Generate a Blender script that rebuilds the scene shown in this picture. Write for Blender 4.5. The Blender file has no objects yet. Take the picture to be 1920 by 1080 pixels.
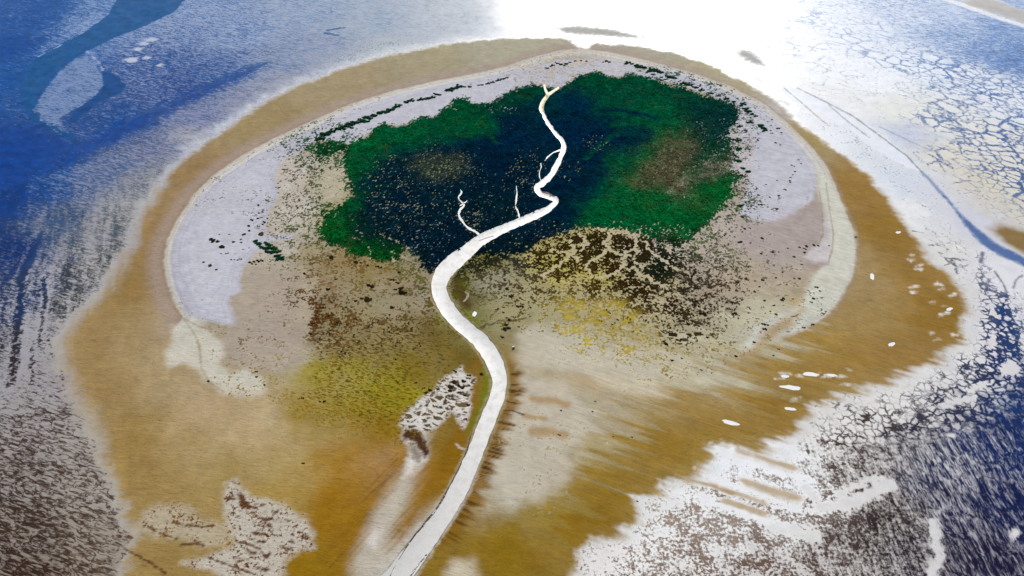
import bpy, math, random
import numpy as np
random.seed(7)
rng = np.random.default_rng(11)
scene = bpy.context.scene
COL = scene.collection
# ------------------------------------------------------------------ camera geometry (1 unit = 1 m)
H = 1200.0
PITCH = math.radians(45.0)
FPX = 960.0 / math.tan(math.radians(32.5))
SP, CP = math.sin(PITCH), math.cos(PITCH)
K = 1.25          # display level of a white diffuse surface; colours below are divided by it

def P(px, py):
    """photo position -> ground point"""
    a = px - 960.0; b = py - 540.0
    t = H / (FPX * SP + b * CP)
    return (a * t, (FPX * CP - b * SP) * t)

def PA(pts):
    return np.array([P(x, y) for x, y in pts])

def px_size(px, py):
    return H / (FPX * SP + (py - 540.0) * CP)

def lin(c):
    c = np.asarray(c, dtype=np.float64) / 255.0
    return np.where(c <= 0.04045, c / 12.92, ((c + 0.055) / 1.055) ** 2.4)

def alb(c):
    return np.clip(lin(c) / K, 0.0, 0.86)

# ------------------------------------------------------------------ noise helpers
_perm = rng.permutation(256)
_perm = np.concatenate([_perm, _perm, _perm])
_ang = rng.random(256) * 2 * np.pi
_gx, _gy = np.cos(_ang), np.sin(_ang)

def gnoise(x, y, seed=0):
    x = x + seed * 17.31; y = y + seed * 9.77
    xi = np.floor(x).astype(np.int64); yi = np.floor(y).astype(np.int64)
    xf = x - xi; yf = y - yi
    u = xf * xf * xf * (xf * (xf * 6 - 15) + 10)
    v = yf * yf * yf * (yf * (yf * 6 - 15) + 10)
    xi &= 255; yi &= 255
    def g(ix, iy, dx, dy):
        h = _perm[_perm[ix] + iy]
        return _gx[h] * dx + _gy[h] * dy
    a = g(xi, yi, xf, yf); b = g(xi + 1, yi, xf - 1, yf)
    c = g(xi, yi + 1, xf, yf - 1); d = g(xi + 1, yi + 1, xf - 1, yf - 1)
    return ((a + (b - a) * u) * (1 - v) + (c + (d - c) * u) * v) * 1.5     # about -1..1

def fbm(x, y, scale, octv=3, seed=0):
    s = 0; a = 1.0; n = 0
    for o in range(octv):
        s = s + a * gnoise(x / scale, y / scale, seed + o * 3); n += a
        scale *= 0.5; a *= 0.55
    return s / n

def sstep(a, b, x):
    t = np.clip((x - a) / (b - a), 0, 1)
    return t * t * (3 - 2 * t)

# ------------------------------------------------------------------ ground grid
NX = 1480
xs = np.linspace(-1960, 1960, NX)
ys = [430.0]
while ys[-1] < 2860:
    ys.append(ys[-1] + 1.75 + (ys[-1] - 430) / 2430 * 4.2)
ys = np.array(ys); NY = len(ys)
X, Y = np.meshgrid(xs, ys)
SH = X.shape

def coarse(step):
    ix = np.unique(np.append(np.arange(0, NX, step), NX - 1)); iy = np.unique(np.append(np.arange(0, NY, step), NY - 1))
    return ix, iy

def upsample(A, ix, iy):
    # bilinear from the coarse lattice back to the grid
    ax = np.interp(np.arange(NX), ix, np.arange(len(ix))); ay = np.interp(np.arange(NY), iy, np.arange(len(iy)))
    x0 = np.minimum(ax.astype(int), len(ix) - 2); y0 = np.minimum(ay.astype(int), len(iy) - 2)
    fx = (ax - x0)[None, :]; fy = (ay - y0)[:, None]
    if A.ndim == 3: fx = fx[..., None]; fy = fy[..., None]
    r0 = A[y0][:, x0] * (1 - fx) + A[y0][:, x0 + 1] * fx
    r1 = A[y0 + 1][:, x0] * (1 - fx) + A[y0 + 1][:, x0 + 1] * fx
    return r0 * (1 - fy) + r1 * fy

IX, IY = coarse(2)
XC, YC = X[np.ix_(IY, IX)], Y[np.ix_(IY, IX)]
IX8, IY8 = coarse(7)
X8, Y8 = X[np.ix_(IY8, IX8)], Y[np.ix_(IY8, IX8)]

def seg_dist2(px, py, a, b):
    dx, dy = b[0] - a[0], b[1] - a[1]
    L = dx * dx + dy * dy + 1e-9
    t = np.clip(((px - a[0]) * dx + (py - a[1]) * dy) / L, 0, 1)
    ex = px - a[0] - t * dx; ey = py - a[1] - t * dy
    return ex * ex + ey * ey, t

def sdf(pts, margin=120.0, fine=False):
    """signed distance (m) to a polygon given in photo positions, positive inside"""
    w = PA(pts); n = len(w)
    gx, gy = (xs, ys) if fine else (xs[IX], ys[IY])
    lo = w.min(0) - margin; hi = w.max(0) + margin
    i0, i1 = np.searchsorted(gx, [lo[0], hi[0]]); j0, j1 = np.searchsorted(gy, [lo[1], hi[1]])
    out = np.full((len(gy), len(gx)), -margin)
    if i1 <= i0 or j1 <= j0: return out if fine else upsample(out, IX, IY)
    A, B = np.meshgrid(gx[i0:i1], gy[j0:j1])
    d2 = np.full(A.shape, 1e12); ins = np.zeros(A.shape, bool)
    for k in range(n):
        a = w[k]; b = w[(k + 1) % n]
        q, _ = seg_dist2(A, B, a, b); np.minimum(d2, q, out=d2)
        c = (a[1] > B) != (b[1] > B)
        xx = (b[0] - a[0]) * (B - a[1]) / (b[1] - a[1] + 1e-12) + a[0]
        ins ^= c & (A < xx)
    d = np.sqrt(d2); d = np.where(ins, d, -d)
    out[j0:j1, i0:i1] = np.clip(d, -margin, None)
    return out if fine else upsample(out, IX, IY)

def linedist(pts, margin=60.0):
    """distance to a polyline, arc length along it, and side"""
    w = PA(pts)
    lo = w.min(0) - margin; hi = w.max(0) + margin
    i0, i1 = np.searchsorted(xs, [lo[0], hi[0]]); j0, j1 = np.searchsorted(ys, [lo[1], hi[1]])
    D = np.full(SH, margin * 1.0); S = np.zeros(SH); SD = np.zeros(SH)
    if i1 <= i0 or j1 <= j0: return D, S, SD
    A, B = X[j0:j1, i0:i1], Y[j0:j1, i0:i1]
    d2 = np.full(A.shape, 1e12); s = np.zeros(A.shape); sd = np.zeros(A.shape); acc = 0.0
    for k in range(len(w) - 1):
        a, b = w[k], w[k + 1]
        q, t = seg_dist2(A, B, a, b); L = math.hypot(*(b - a))
        m = q < d2
        d2 = np.where(m, q, d2); s = np.where(m, acc + t * L, s)
        sd = np.where(m, (b[0] - a[0]) * (B - a[1]) - (b[1] - a[1]) * (A - a[0]), sd); acc += L
    D[j0:j1, i0:i1] = np.minimum(np.sqrt(d2), margin); S[j0:j1, i0:i1] = s; SD[j0:j1, i0:i1] = np.sign(sd)
    return D, S, SD

def idw(tab, s=30.0, p=1.9):
    """smooth field through control points (photo position, values...)"""
    w = np.array([P(t[0], t[1]) for t in tab]); v = np.array([t[2:] for t in tab], dtype=float)
    num = np.zeros(X8.shape + (v.shape[1],)); den = np.zeros(X8.shape)
    for k in range(len(w)):
        q = 1.0 / ((X8 - w[k, 0]) ** 2 + (Y8 - w[k, 1]) ** 2 + s * s) ** p
        num += q[..., None] * v[k]; den += q
    return upsample(num / den[..., None], IX8, IY8)

def spline(pts, n=5):
    """Catmull-Rom through rows of numbers"""
    p = np.array(pts, dtype=float); p = np.vstack([2 * p[0] - p[1], p, 2 * p[-1] - p[-2]])
    out = []
    for i in range(1, len(p) - 2):
        for k in range(n):
            t = k / n
            out.append(0.5 * (2 * p[i] + (p[i + 1] - p[i - 1]) * t + (2 * p[i - 1] - 5 * p[i] + 4 * p[i + 1] - p[i + 2]) * t * t
                              + (3 * p[i] - p[i - 1] - 3 * p[i + 1] + p[i + 2]) * t ** 3))
    out.append(p[-2]); return np.array(out)

# shared noises
n_big = fbm(X, Y, 150, 3, 1)
n_mid = fbm(X, Y, 42, 3, 2)
n_sml = fbm(X, Y, 14, 3, 5)
n_fin = fbm(X, Y, 7, 2, 8)

# ================================================================== colour and pattern tables
# outer tidal flats: position, dark coverage, pale colour, dark colour, pattern weights (ticks, drips, streaks, cracks, specks)
T, D_, R_, C_, S_ = (1,0,0,0,0), (.74,.26,0,0,0), (0,0,1,0,0), (0,0,0,1,0), (0,0,0,0,1)
CT = (.34,0,0,.66,0); RS = (0,0,.5,0,.5); RC = (0,0,.5,.5,0)
outer = [  # pale blue and white tones carry sky and sun reflection as colour
 (-60,-40,.95,(95,130,190),(2,80,160),T),(60,20,.84,(110,145,198),(2,82,164),T),(30,90,.90,(95,135,192),(0,74,158),T),(120,90,.55,(135,160,205),(25,95,170),T),(60,130,.85,(100,140,195),(10,85,165),T),
 (180,50,.42,(150,172,210),(35,100,172),T),(215,10,.5,(140,165,208),(30,98,172),T),(330,60,.46,(158,174,206),(35,92,162),T),(300,110,.62,(150,165,200),(28,80,155),T),(380,15,.42,(165,180,212),(50,105,170),T),
 (450,60,.44,(165,180,210),(62,108,172),T),(560,30,.42,(172,182,202),(104,140,190),T),(620,90,.4,(166,172,192),(104,132,178),T),(700,40,.35,(180,188,202),(140,162,194),T),(850,30,.3,(196,202,210),(150,164,184),T),
 (420,130,.58,(146,160,194),(34,88,160),T),(340,160,.66,(140,158,198),(30,70,145),T),(520,110,.42,(160,168,192),(84,118,168),T),(450,200,.4,(164,164,182),(116,124,158),T),(540,165,.35,(172,172,184),(124,130,158),T),
 (380,215,.42,(146,150,182),(74,98,152),T),(300,270,.5,(148,148,172),(88,100,146),T),(230,230,.72,(100,130,185),(22,75,150),T),(200,330,.5,(146,150,176),(76,100,148),T),(360,258,.3,(180,178,186),(112,114,138),T),
 (660,110,.34,(186,190,198),(140,148,168),S_),(720,95,.3,(196,200,204),(150,158,172),S_),
 (260,350,.46,(172,168,172),(104,104,120),D_),(100,340,.55,(118,140,185),(24,78,150),T),(10,300,.9,(90,125,182),(0,62,142),T),(20,370,.85,(100,128,178),(16,62,138),T),
 (100,430,.58,(146,148,164),(66,86,126),D_),(200,430,.5,(178,172,172),(96,96,108),D_),(245,415,.5,(188,182,176),(112,106,104),D_),(20,470,.78,(115,126,165),(20,52,116),D_),(60,560,.56,(184,182,190),(40,58,100),D_),
 (150,540,.54,(188,184,186),(66,62,72),D_),(190,500,.52,(194,188,182),(86,78,78),D_),(290,365,.5,(190,186,180),(118,114,114),D_),(165,560,.5,(192,186,178),(88,74,66),D_),(-40,600,.5,(180,175,185),(40,50,90),D_),(30,680,.44,(176,170,172),(58,44,44),D_),(90,720,.47,(178,170,168),(72,52,42),T),
 (80,620,.45,(182,176,178),(50,45,55),D_),(130,640,.3,(190,184,178),(95,75,62),D_),
 (80,800,.6,(178,168,162),(86,66,54),T),(20,900,.62,(170,158,148),(78,58,48),T),(150,880,.6,(178,167,154),(92,70,56),T),(40,1000,.7,(162,148,134),(74,52,38),T),(200,1040,.56,(174,160,142),(98,74,54),T),(0,1080,.72,(150,134,120),(66,44,30),T),
 (170,800,.5,(188,180,170),(104,82,66),T),(205,900,.54,(186,176,162),(100,76,58),T),(60,1160,.66,(140,125,112),(60,40,26),T),
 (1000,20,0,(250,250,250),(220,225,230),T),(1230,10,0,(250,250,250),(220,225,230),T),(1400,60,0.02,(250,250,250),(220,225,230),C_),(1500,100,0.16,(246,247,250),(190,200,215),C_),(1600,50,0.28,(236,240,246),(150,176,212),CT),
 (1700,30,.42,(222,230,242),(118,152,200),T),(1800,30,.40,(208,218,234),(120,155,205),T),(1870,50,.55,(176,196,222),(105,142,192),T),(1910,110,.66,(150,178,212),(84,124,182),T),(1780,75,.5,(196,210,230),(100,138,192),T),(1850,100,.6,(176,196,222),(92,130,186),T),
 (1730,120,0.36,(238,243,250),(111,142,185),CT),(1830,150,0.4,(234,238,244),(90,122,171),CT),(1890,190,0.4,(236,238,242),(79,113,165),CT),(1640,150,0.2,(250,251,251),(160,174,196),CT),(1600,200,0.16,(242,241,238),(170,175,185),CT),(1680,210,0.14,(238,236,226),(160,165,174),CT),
 (1750,220,0.36,(238,236,228),(97,124,165),CT),(1850,260,0.4,(236,232,222),(79,108,156),CT),(1900,330,0.38,(232,226,210),(75,102,149),C_),(1780,290,0.34,(230,222,204),(88,113,156),CT),(1840,340,0.3,(224,214,192),(88,111,151),CT),(1890,390,0.3,(220,212,194),(97,115,151),CT),
 (1560,255,.22,(242,242,244),(180,180,185),S_),(1640,270,.24,(238,238,238),(160,165,180),S_),(1620,290,.22,(226,228,230),(120,130,150),S_),(1690,340,.2,(222,226,232),(140,155,178),S_),(1700,250,.25,(205,208,222),(150,160,190),T),(1750,370,.12,(222,220,224),(150,150,165),S_),
 (1690,390,.2,(242,240,236),(133,131,126),CT),(1770,470,0.2,(228,224,218),(110,105,100),C_),(1830,410,.03,(214,212,220),(150,150,165),S_),(1890,530,.06,(236,232,232),(150,150,165),S_),(1910,600,.3,(225,222,224),(60,80,120),S_),
 (1790,560,0.14,(228,222,212),(120,105,80),C_),(1850,560,0.5,(232,228,226),(50,62,98),C_),(1870,620,.62,(226,222,222),(36,56,102),RC),(1875,690,.66,(218,214,216),(26,48,98),RC),
 (1900,760,.78,(180,184,196),(18,46,98),R_),(1910,850,.76,(165,168,182),(16,40,90),R_),(1910,960,.74,(158,156,168),(20,30,74),R_),(1860,1060,.72,(160,154,160),(28,24,54),R_),(1800,960,.62,(180,176,180),(26,30,64),R_),
 (1830,830,.7,(200,198,202),(18,38,88),R_),(1780,880,.62,(206,202,202),(25,36,78),R_),(1720,820,.57,(210,204,200),(46,44,60),R_),(1780,760,0.56,(216,210,206),(48,50,70),C_),(1830,700,0.5,(224,220,216),(48,54,80),C_),
 (1650,950,.62,(200,190,180),(46,34,32),RS),(1700,1040,.58,(196,190,186),(38,28,38),RS),(1640,1000,.66,(190,180,170),(44,30,26),RS),(1560,850,.5,(238,232,224),(66,50,40),RS),(1560,790,0.4,(228,222,214),(62,50,38),C_),(1620,780,0.46,(224,218,212),(60,50,42),C_),
 (1600,890,.5,(216,208,200),(66,52,46),RS),(1550,930,.46,(242,238,232),(110,92,80),S_),(1480,970,.56,(240,236,230),(146,130,118),S_),(1350,1000,.54,(244,240,234),(150,134,120),S_),(1220,1010,.5,(244,240,234),(156,138,122),S_),(1150,1050,.38,(238,232,224),(104,82,64),S_),(1300,1070,.56,(234,228,220),(124,102,88),S_),(1420,1060,.46,(212,204,196),(96,74,60),S_),(1550,1050,.52,(204,196,188),(74,54,46),RS),
 (1700,700,0.16,(236,230,224),(90,80,68),C_),(1640,740,0.2,(234,228,220),(70,60,48),C_),(1790,640,0.2,(230,224,216),(80,74,70),C_),(1560,760,0.3,(232,226,216),(64,52,40),C_),(1500,900,.46,(248,246,242),(158,144,130),RS),(1400,860,.36,(250,248,244),(140,120,96),RS),
 (1900,1160,.76,(170,165,170),(22,18,50),R_),(1500,1160,.5,(205,198,190),(80,60,50),S_),(2020,500,.2,(225,222,224),(80,100,140),T),(2020,200,0.4,(233,236,240),(79,115,165),C_),(2020,800,.82,(190,186,192),(12,36,92),R_),(-120,250,.95,(95,130,190),(6,80,160),T),
]
outer = [(a, b, c - (.1 if a < 260 and b > 400 else 0) + (.09 if a < 260 and 330 < b < 640 else 0), d, e, w) for a, b, c, d, e, w in outer]
outer = [(a, b, c, tuple(min(255, v * (.95 if a < 900 else 1.05 if b > 600 else 1)) for v in d), tuple(v * (.84 if a < 260 and b > 640 else f if a < 900 else 1) for v, f in zip(e, (.8, .92, .9))), w) for a, b, c, d, e, w in outer]
outer_t = [(a, b, c, *(alb(d)), *(alb(e)), *w) for a, b, c, d, e, w in outer]

# sand and mud inside the ring
sand = [(150,660,172,138,88),(250,520,163,126,72),(300,440,166,128,76),(380,330,163,128,82),(500,235,166,138,92),(650,165,171,147,108),(800,115,172,155,120),(950,95,178,168,140),(1200,95,175,165,140),(1350,150,180,165,125),
 (1500,260,170,140,80),(1600,350,165,120,50),(1660,430,160,115,40),(1700,520,165,122,55),(1650,600,172,135,75),(1620,520,176,142,90),(1760,590,158,114,40),(1560,650,170,128,55),(1700,660,166,124,60),(1500,700,166,126,56),(1400,730,175,140,80),(1300,760,168,130,66),
 (1250,830,164,121,44),(1150,900,158,116,34),(1100,980,154,109,25),(950,1030,149,107,15),(850,1060,150,110,35),(1350,810,166,126,56),(1460,760,162,118,42),(1040,960,162,128,55),
 (200,720,174,139,86),(300,700,180,150,105),(250,850,171,134,78),(350,830,174,139,84),(450,820,190,160,115),(400,760,186,156,116),(500,780,192,166,124),(550,870,188,153,93),(640,870,174,119,35),(620,960,164,107,15),(560,1050,158,109,15),(420,880,174,139,82),(300,1040,169,134,80),
 (680,1000,160,105,20),(780,930,163,118,40),(830,880,154,104,20),(860,830,144,99,12),(730,880,164,104,25),(520,940,180,140,70),(690,860,166,108,28),
 (500,590,181,165,146),(540,660,185,170,142),(480,660,178,162,140),(600,720,164,138,30),(680,720,166,144,24),(760,740,162,138,22),(800,690,138,108,22),(620,800,160,124,38),(560,770,165,129,44),(650,550,164,144,106),(720,560,160,144,110),(760,520,166,142,104),(700,650,150,125,66),(590,600,140,115,75),(640,600,160,140,96),
 (820,620,128,98,38),(860,680,120,90,8),(850,780,140,98,8),(800,560,165,148,120),(700,810,155,112,22),
 (880,560,112,96,50),(860,600,130,128,60),(920,540,165,155,125),(950,580,170,155,110),(1000,560,178,162,116),(1100,560,190,170,124),(1060,500,200,176,92),(1110,510,200,176,88),(1140,480,200,180,120),(1150,610,190,170,124),(1250,640,194,174,128),(1300,600,185,165,132),(1330,540,180,160,136),(1350,480,190,172,152),(1400,520,190,170,142),(1450,470,180,165,155),(1480,430,178,165,160),
 (1420,600,206,196,166),(1350,630,204,192,160),(1300,690,210,198,170),(1200,680,205,190,160),(1080,650,206,196,172),(1000,720,196,182,152),(1100,760,190,172,140),(968,690,150,112,42),(1000,820,200,188,165),(960,900,200,190,170),(1100,820,188,166,122),(1180,760,180,150,98),
 (1180,480,200,182,150),(1250,470,205,190,170),(1230,520,195,175,130),(1090,470,196,172,110),
 (560,330,205,192,178),(560,400,206,194,178),(600,340,196,180,150),(590,480,170,150,112),(540,470,196,182,165),(640,400,180,165,120),(640,490,160,132,84),(700,500,158,132,80),
 (1400,300,205,196,196),(1420,240,206,198,204),(1380,420,198,182,166),(1300,300,140,122,98),(1250,290,130,118,92),(1280,350,170,155,130),(810,310,150,146,96),(900,350,120,125,85),(750,400,165,160,130),(1000,300,160,155,110),(1100,280,165,158,105),(950,210,165,170,180),(820,460,150,155,150),(900,480,140,128,60)]
sand_t = [(a, b, *alb((r * (1 - .06 * (1 - bl / r)), g + 3 * (1 - bl / r), bl + (10 if b < 790 else 2) * (1 - bl / 200)))) for a, b, r, g, bl in sand]

# plants speckled over the island ground: position, coverage, colour, (speck, mosaic)
S, N = (1, 0), (0, 1)
veg = [(590,290,.5,(22,68,32),S),(560,330,.26,(84,76,52),S),(540,390,.28,(84,76,52),S),(580,430,.38,(66,78,38),S),(640,380,.5,(40,72,30),S),(610,350,.42,(60,78,40),S),(600,320,.55,(40,70,34),S),(520,340,.1,(84,76,60),S),
 (600,600,.62,(76,48,18),S),(585,570,.5,(80,52,22),S),(640,640,.52,(100,72,30),S),(700,620,.4,(88,66,34),S),(750,600,.44,(82,66,28),S),(720,575,.25,(95,80,45),S),(700,520,.36,(104,86,40),S),(650,500,.4,(98,76,42),S),(620,540,.34,(110,86,56),S),(780,500,.5,(90,90,45),S),(560,600,.02,(90,70,40),S),
 (650,690,.4,(108,84,14),S),(750,700,.4,(104,82,14),S),(600,750,.42,(118,94,14),S),(700,770,.42,(112,90,10),S),(800,700,.34,(104,84,14),S),(560,690,.2,(140,115,40),S),(560,780,.3,(130,102,24),S),(640,830,.25,(140,104,20),S),
 (900,500,.66,(32,36,20),S),(965,485,.6,(42,44,36),S),(900,475,.8,(12,26,22),S),(930,525,.42,(72,62,38),S),(880,545,.5,(72,66,20),S),(920,580,.25,(100,90,40),S),(960,540,.4,(66,54,38),S),(980,580,.3,(60,46,24),N),
 (1010,480,.64,(48,36,12),N),(1060,500,.62,(48,34,10),N),(1100,460,.76,(40,32,12),N),(1180,475,.76,(38,30,12),N),(1230,500,.78,(18,27,18),N),(1150,520,.66,(44,30,10),N),(1200,550,.64,(40,28,10),N),(1100,545,.5,(60,44,12),N),(1080,580,.52,(164,142,50),S),(1150,600,.5,(164,142,44),S),(1250,590,.46,(44,32,18),N),(1280,630,.4,(46,34,20),N),(1200,630,.4,(160,138,50),S),(1080,620,.38,(168,146,50),S),(1000,600,.2,(120,105,40),N),(1030,540,.44,(64,50,16),N),
 (1330,545,.5,(48,38,22),S),(1300,570,.5,(42,32,18),S),(1370,560,.36,(60,48,30),S),(1340,500,.46,(74,66,48),S),(1340,460,.4,(80,92,60),S),(1390,450,.14,(110,100,80),S),(1390,600,.12,(80,66,40),S),(1290,665,.24,(130,112,60),S),(1300,520,.56,(40,36,24),S),(1440,560,.1,(90,76,50),S),
 (1480,430,0,(90,80,60),S),(1000,660,0,(90,80,40),S),(1000,750,0,(90,80,40),S),(300,700,0,(90,80,40),S),(470,560,0,(90,80,40),S),(1570,500,0,(90,80,40),S),(900,900,0,(90,80,40),S),(560,900,0,(90,80,40),S),(1250,770,0,(90,80,40),S),(420,440,.0,(90,80,40),S),(1100,720,.03,(150,130,70),S),(1000,830,.16,(150,132,96),S),
 (1400,250,.24,(70,88,52),S),(1388,340,.34,(74,92,56),S),(1445,340,0,(90,80,60),S),(1440,270,.02,(90,80,60),S),(1425,300,.05,(100,100,80),S),(1470,300,0,(90,80,60),S),(1380,390,.4,(74,90,56),S),(1385,280,.44,(56,82,48),S),
 (1000,122,.4,(172,158,136),S),(1080,106,.45,(176,162,142),S),(1160,112,.3,(180,168,150),S),(900,150,.06,(110,100,75),S),(1250,152,.4,(22,62,44),S),(1320,178,.34,(34,62,50),S),(700,225,.05,(110,100,75),S),(640,255,.34,(26,66,34),S),(1540,420,0,(90,80,60),S),(800,180,0,(90,80,60),S),(500,330,0,(90,80,60),S),(350,480,0,(90,80,60),S)]
veg_t = [(a, b, c, *alb(d), *w) for a, b, c, d, w in veg]

# salt marsh: position, coverage, plant colour
marsh = [(690,262,.97,(6,98,46)),(655,330,.97,(8,98,46)),(670,380,.95,(10,90,42)),(760,248,.97,(4,96,54)),(850,215,.97,(4,88,50)),(900,240,.95,(2,92,54)),(880,205,.93,(4,84,48)),(930,205,.86,(6,70,50)),(985,180,.95,(4,74,52)),(1115,150,.98,(4,78,50)),(1200,165,.97,(4,84,56)),(1230,215,.97,(3,96,58)),(1150,205,.98,(2,84,58)),(1300,200,.93,(8,76,54)),(1350,220,.9,(14,66,54)),
 (1260,260,.95,(6,100,54)),(1220,300,.97,(3,104,56)),(1180,350,.98,(3,102,54)),(1140,390,.98,(2,98,54)),(1110,400,.97,(2,90,56)),(1250,400,.98,(6,104,48)),(1340,360,.95,(8,100,40)),(1300,420,.96,(8,90,40)),(1200,420,.96,(5,90,48)),(1290,345,.86,(16,96,44)),
 (620,430,.93,(10,92,34)),(700,470,.95,(8,86,30)),(640,460,.93,(10,84,34)),(740,475,.9,(10,74,26)),(610,410,.86,(14,88,36)),(600,285,.82,(18,76,36)),
 (960,230,.9,(5,44,66)),(960,260,.93,(4,44,76)),(1080,200,.97,(3,48,72)),(1080,250,.97,(3,46,82)),(1110,300,.95,(4,38,66)),(1150,262,.97,(3,44,70)),(1020,200,.97,(4,60,66)),(930,310,.92,(4,34,58)),(860,275,.94,(4,48,62)),(760,285,.94,(6,56,60)),(1060,340,.95,(3,38,62)),(1090,350,.95,(3,42,64)),(1060,400,.93,(3,36,56)),(1010,440,.86,(6,34,44)),(1170,245,.97,(3,64,62)),
 (720,320,.84,(8,42,54)),(690,345,.86,(8,52,54)),(760,380,.84,(7,32,46)),(810,310,.62,(30,54,46)),(850,310,.66,(28,50,50)),(780,300,.72,(16,48,54)),(830,345,.8,(10,42,50)),(720,410,.84,(10,42,42)),(780,430,.88,(8,34,42)),(820,470,.86,(6,26,36)),(850,430,.9,(6,30,36)),(810,500,.86,(6,22,28)),(900,390,.84,(8,34,32)),(880,350,.88,(5,36,46)),(960,390,.86,(6,40,36)),(980,320,.82,(6,34,50)),(940,350,.88,(5,32,46)),
 (1290,260,.86,(40,72,48)),(1262,312,.84,(92,84,62)),(1280,285,.86,(86,80,62)),(1235,325,.9,(80,84,52)),(1330,270,.82,(18,70,50)),(1350,300,.8,(18,78,50)),(1212,345,.95,(40,88,44)),(1310,300,.7,(30,74,50)),(1260,455,.82,(30,50,26)),(930,470,.86,(10,30,28))]
marsh += [(700,385,.86,(7,34,48)),(715,440,.86,(8,32,40)),(765,450,.86,(6,28,40)),(690,415,.86,(8,44,44)),(1000,390,.9,(4,32,52)),(900,270,.92,(4,38,64)),(820,290,.84,(6,40,58)),(1110,340,.95,(3,44,62)),(1190,262,.97,(3,50,66)),(1130,262,.97,(2,36,68)),(1255,340,.88,(96,84,60)),(1235,300,.88,(70,84,56)),(1310,330,.9,(8,88,44)),(1320,350,.96,(5,78,36)),(1275,350,.8,(120,104,78)),(1230,365,.95,(12,92,44)),(1160,300,.97,(3,92,54)),(1130,350,.97,(2,84,58))]
marsh_t = [(a, b, c, *alb(d)) for a, b, c, d in marsh]

print('tables done')
wa, wb = fbm(X, Y, 60, 4, 91), fbm(X, Y, 60, 4, 95)
def warped(F, amp):
    # wander the smooth field so that its boundaries come out ragged
    dy = np.gradient(ys)[:, None]
    i = np.clip(np.round(np.arange(NX)[None, :] + wa * amp / (xs[1] - xs[0])).astype(int), 0, NX - 1)
    j = np.clip(np.round(np.arange(NY)[:, None] + wb * amp / dy).astype(int), 0, NY - 1)
    return F[j, i]
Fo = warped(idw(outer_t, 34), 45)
_fd = np.array(P(1500, 830)) - np.array(P(1250, 750)); _fd /= np.linalg.norm(_fd)
fu = X * _fd[0] + Y * _fd[1]; fv = -X * _fd[1] + Y * _fd[0]
n_flow = gnoise(fu / 260 + .3 * n_big, fv / 16, 101) + .6 * gnoise(fu / 120, fv / 7, 103) + .8 * gnoise(fu / 300, fv / 38, 107)
lrz = sstep(-20, 220, X + 0 * Y) * sstep(1180, 1040, Y)                   # the lower right, drained along this direction
def warped_flow(F, amp):
    dy = np.gradient(ys)[:, None]
    i = np.clip(np.round(np.arange(NX)[None, :] + n_flow * lrz * amp * _fd[0] / (xs[1] - xs[0])).astype(int), 0, NX - 1)
    j = np.clip(np.round(np.arange(NY)[:, None] + n_flow * lrz * amp * _fd[1] / dy).astype(int), 0, NY - 1)
    return F[j, i]
Fs = warped_flow(warped(idw(sand_t, 24), 38), 75)
Fv = warped(idw(veg_t, 16, 2.2), 26)
Fm = warped(idw(marsh_t, 22, 2.0), 34)
n_sp = fbm(X, Y, 4.6, 2, 111) + .32 * n_mid
_q = np.sort(n_sp[::9, ::9].ravel()); u_fin = np.interp(n_sp, _q, np.linspace(0, 1, len(_q)))

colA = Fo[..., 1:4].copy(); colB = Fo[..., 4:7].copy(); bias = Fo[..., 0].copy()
W = np.zeros(SH + (12,))                     # ticks, drips, streaks, cracks, specks, mosaic, sand ripple amount, -
W[..., :5] = Fo[..., 7:12]
wet = np.ones(SH); soft = .22 + .05 * sstep(100, -300, X) * sstep(1150, 1450, Y) + .10 * sstep(500, 700, X) * sstep(1050, 900, Y)
bias = bias + 0.10 * n_big

def mix(A, c, m):
    return A * (1 - m[..., None]) + np.asarray(c) * m[..., None]

def mask(pts, soft_m, amp=0.0, noise=None, margin=150.0, fine=False):
    d = sdf(pts, margin, fine)
    if amp: d = d + amp * (n_mid if noise is None else noise)
    return sstep(-soft_m, soft_m, d)

# ---- deep channels and spits of the outer flats (upper left)
chan = [(238,-30),(205,25),(165,55),(110,85),(70,106),(42,140),(38,182),(58,225),(95,242),(132,262),(150,262),(128,248),(100,236),(74,222),(63,203),(76,178),(110,130),(142,108),(160,97),(215,70),(272,48),(325,22),(372,-30)]
m = mask(chan, 5, 6, n_sml); bias = np.maximum(bias, bias * (1 - m) + 1.25 * m); colB = mix(colB, alb((14, 84, 138)), m * .75)
pool = [(192,128),(200,135),(215,142),(235,160),(228,172),(200,185),(178,197),(155,215),(138,232),(125,228),(150,200),(178,182),(192,165)]
m = mask(pool, 5, 6, n_sml); bias = bias * (1 - m) + 1.2 * m; colB = mix(colB, alb((12, 72, 132)), m * .7)
m = mask([(-200,215),(30,235),(60,236),(120,262),(150,270),(230,228),(330,184),(400,152),(490,118),(500,122),(420,165),(330,205),(240,255),(150,300),(60,335),(-200,420)], 26, 22, n_mid, 200)
bias = bias * (1 - .75 * m) + 1.02 * .75 * m; colB = mix(colB, alb((10, 66, 146)), m * .6)
spit = [(140,112),(160,106),(178,118),(192,140),(195,160),(175,182),(150,200),(110,222),(128,250),(110,242),(78,222),(65,203),(78,178),(112,132)]
m = mask(spit, 7, 8, n_sml); bias = bias * (1 - m) + (.38 + .2 * n_mid) * m; colA = mix(colA, alb((128, 148, 185)), m * .8); colB = mix(colB, alb((40, 92, 140)), m * .7)
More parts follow.
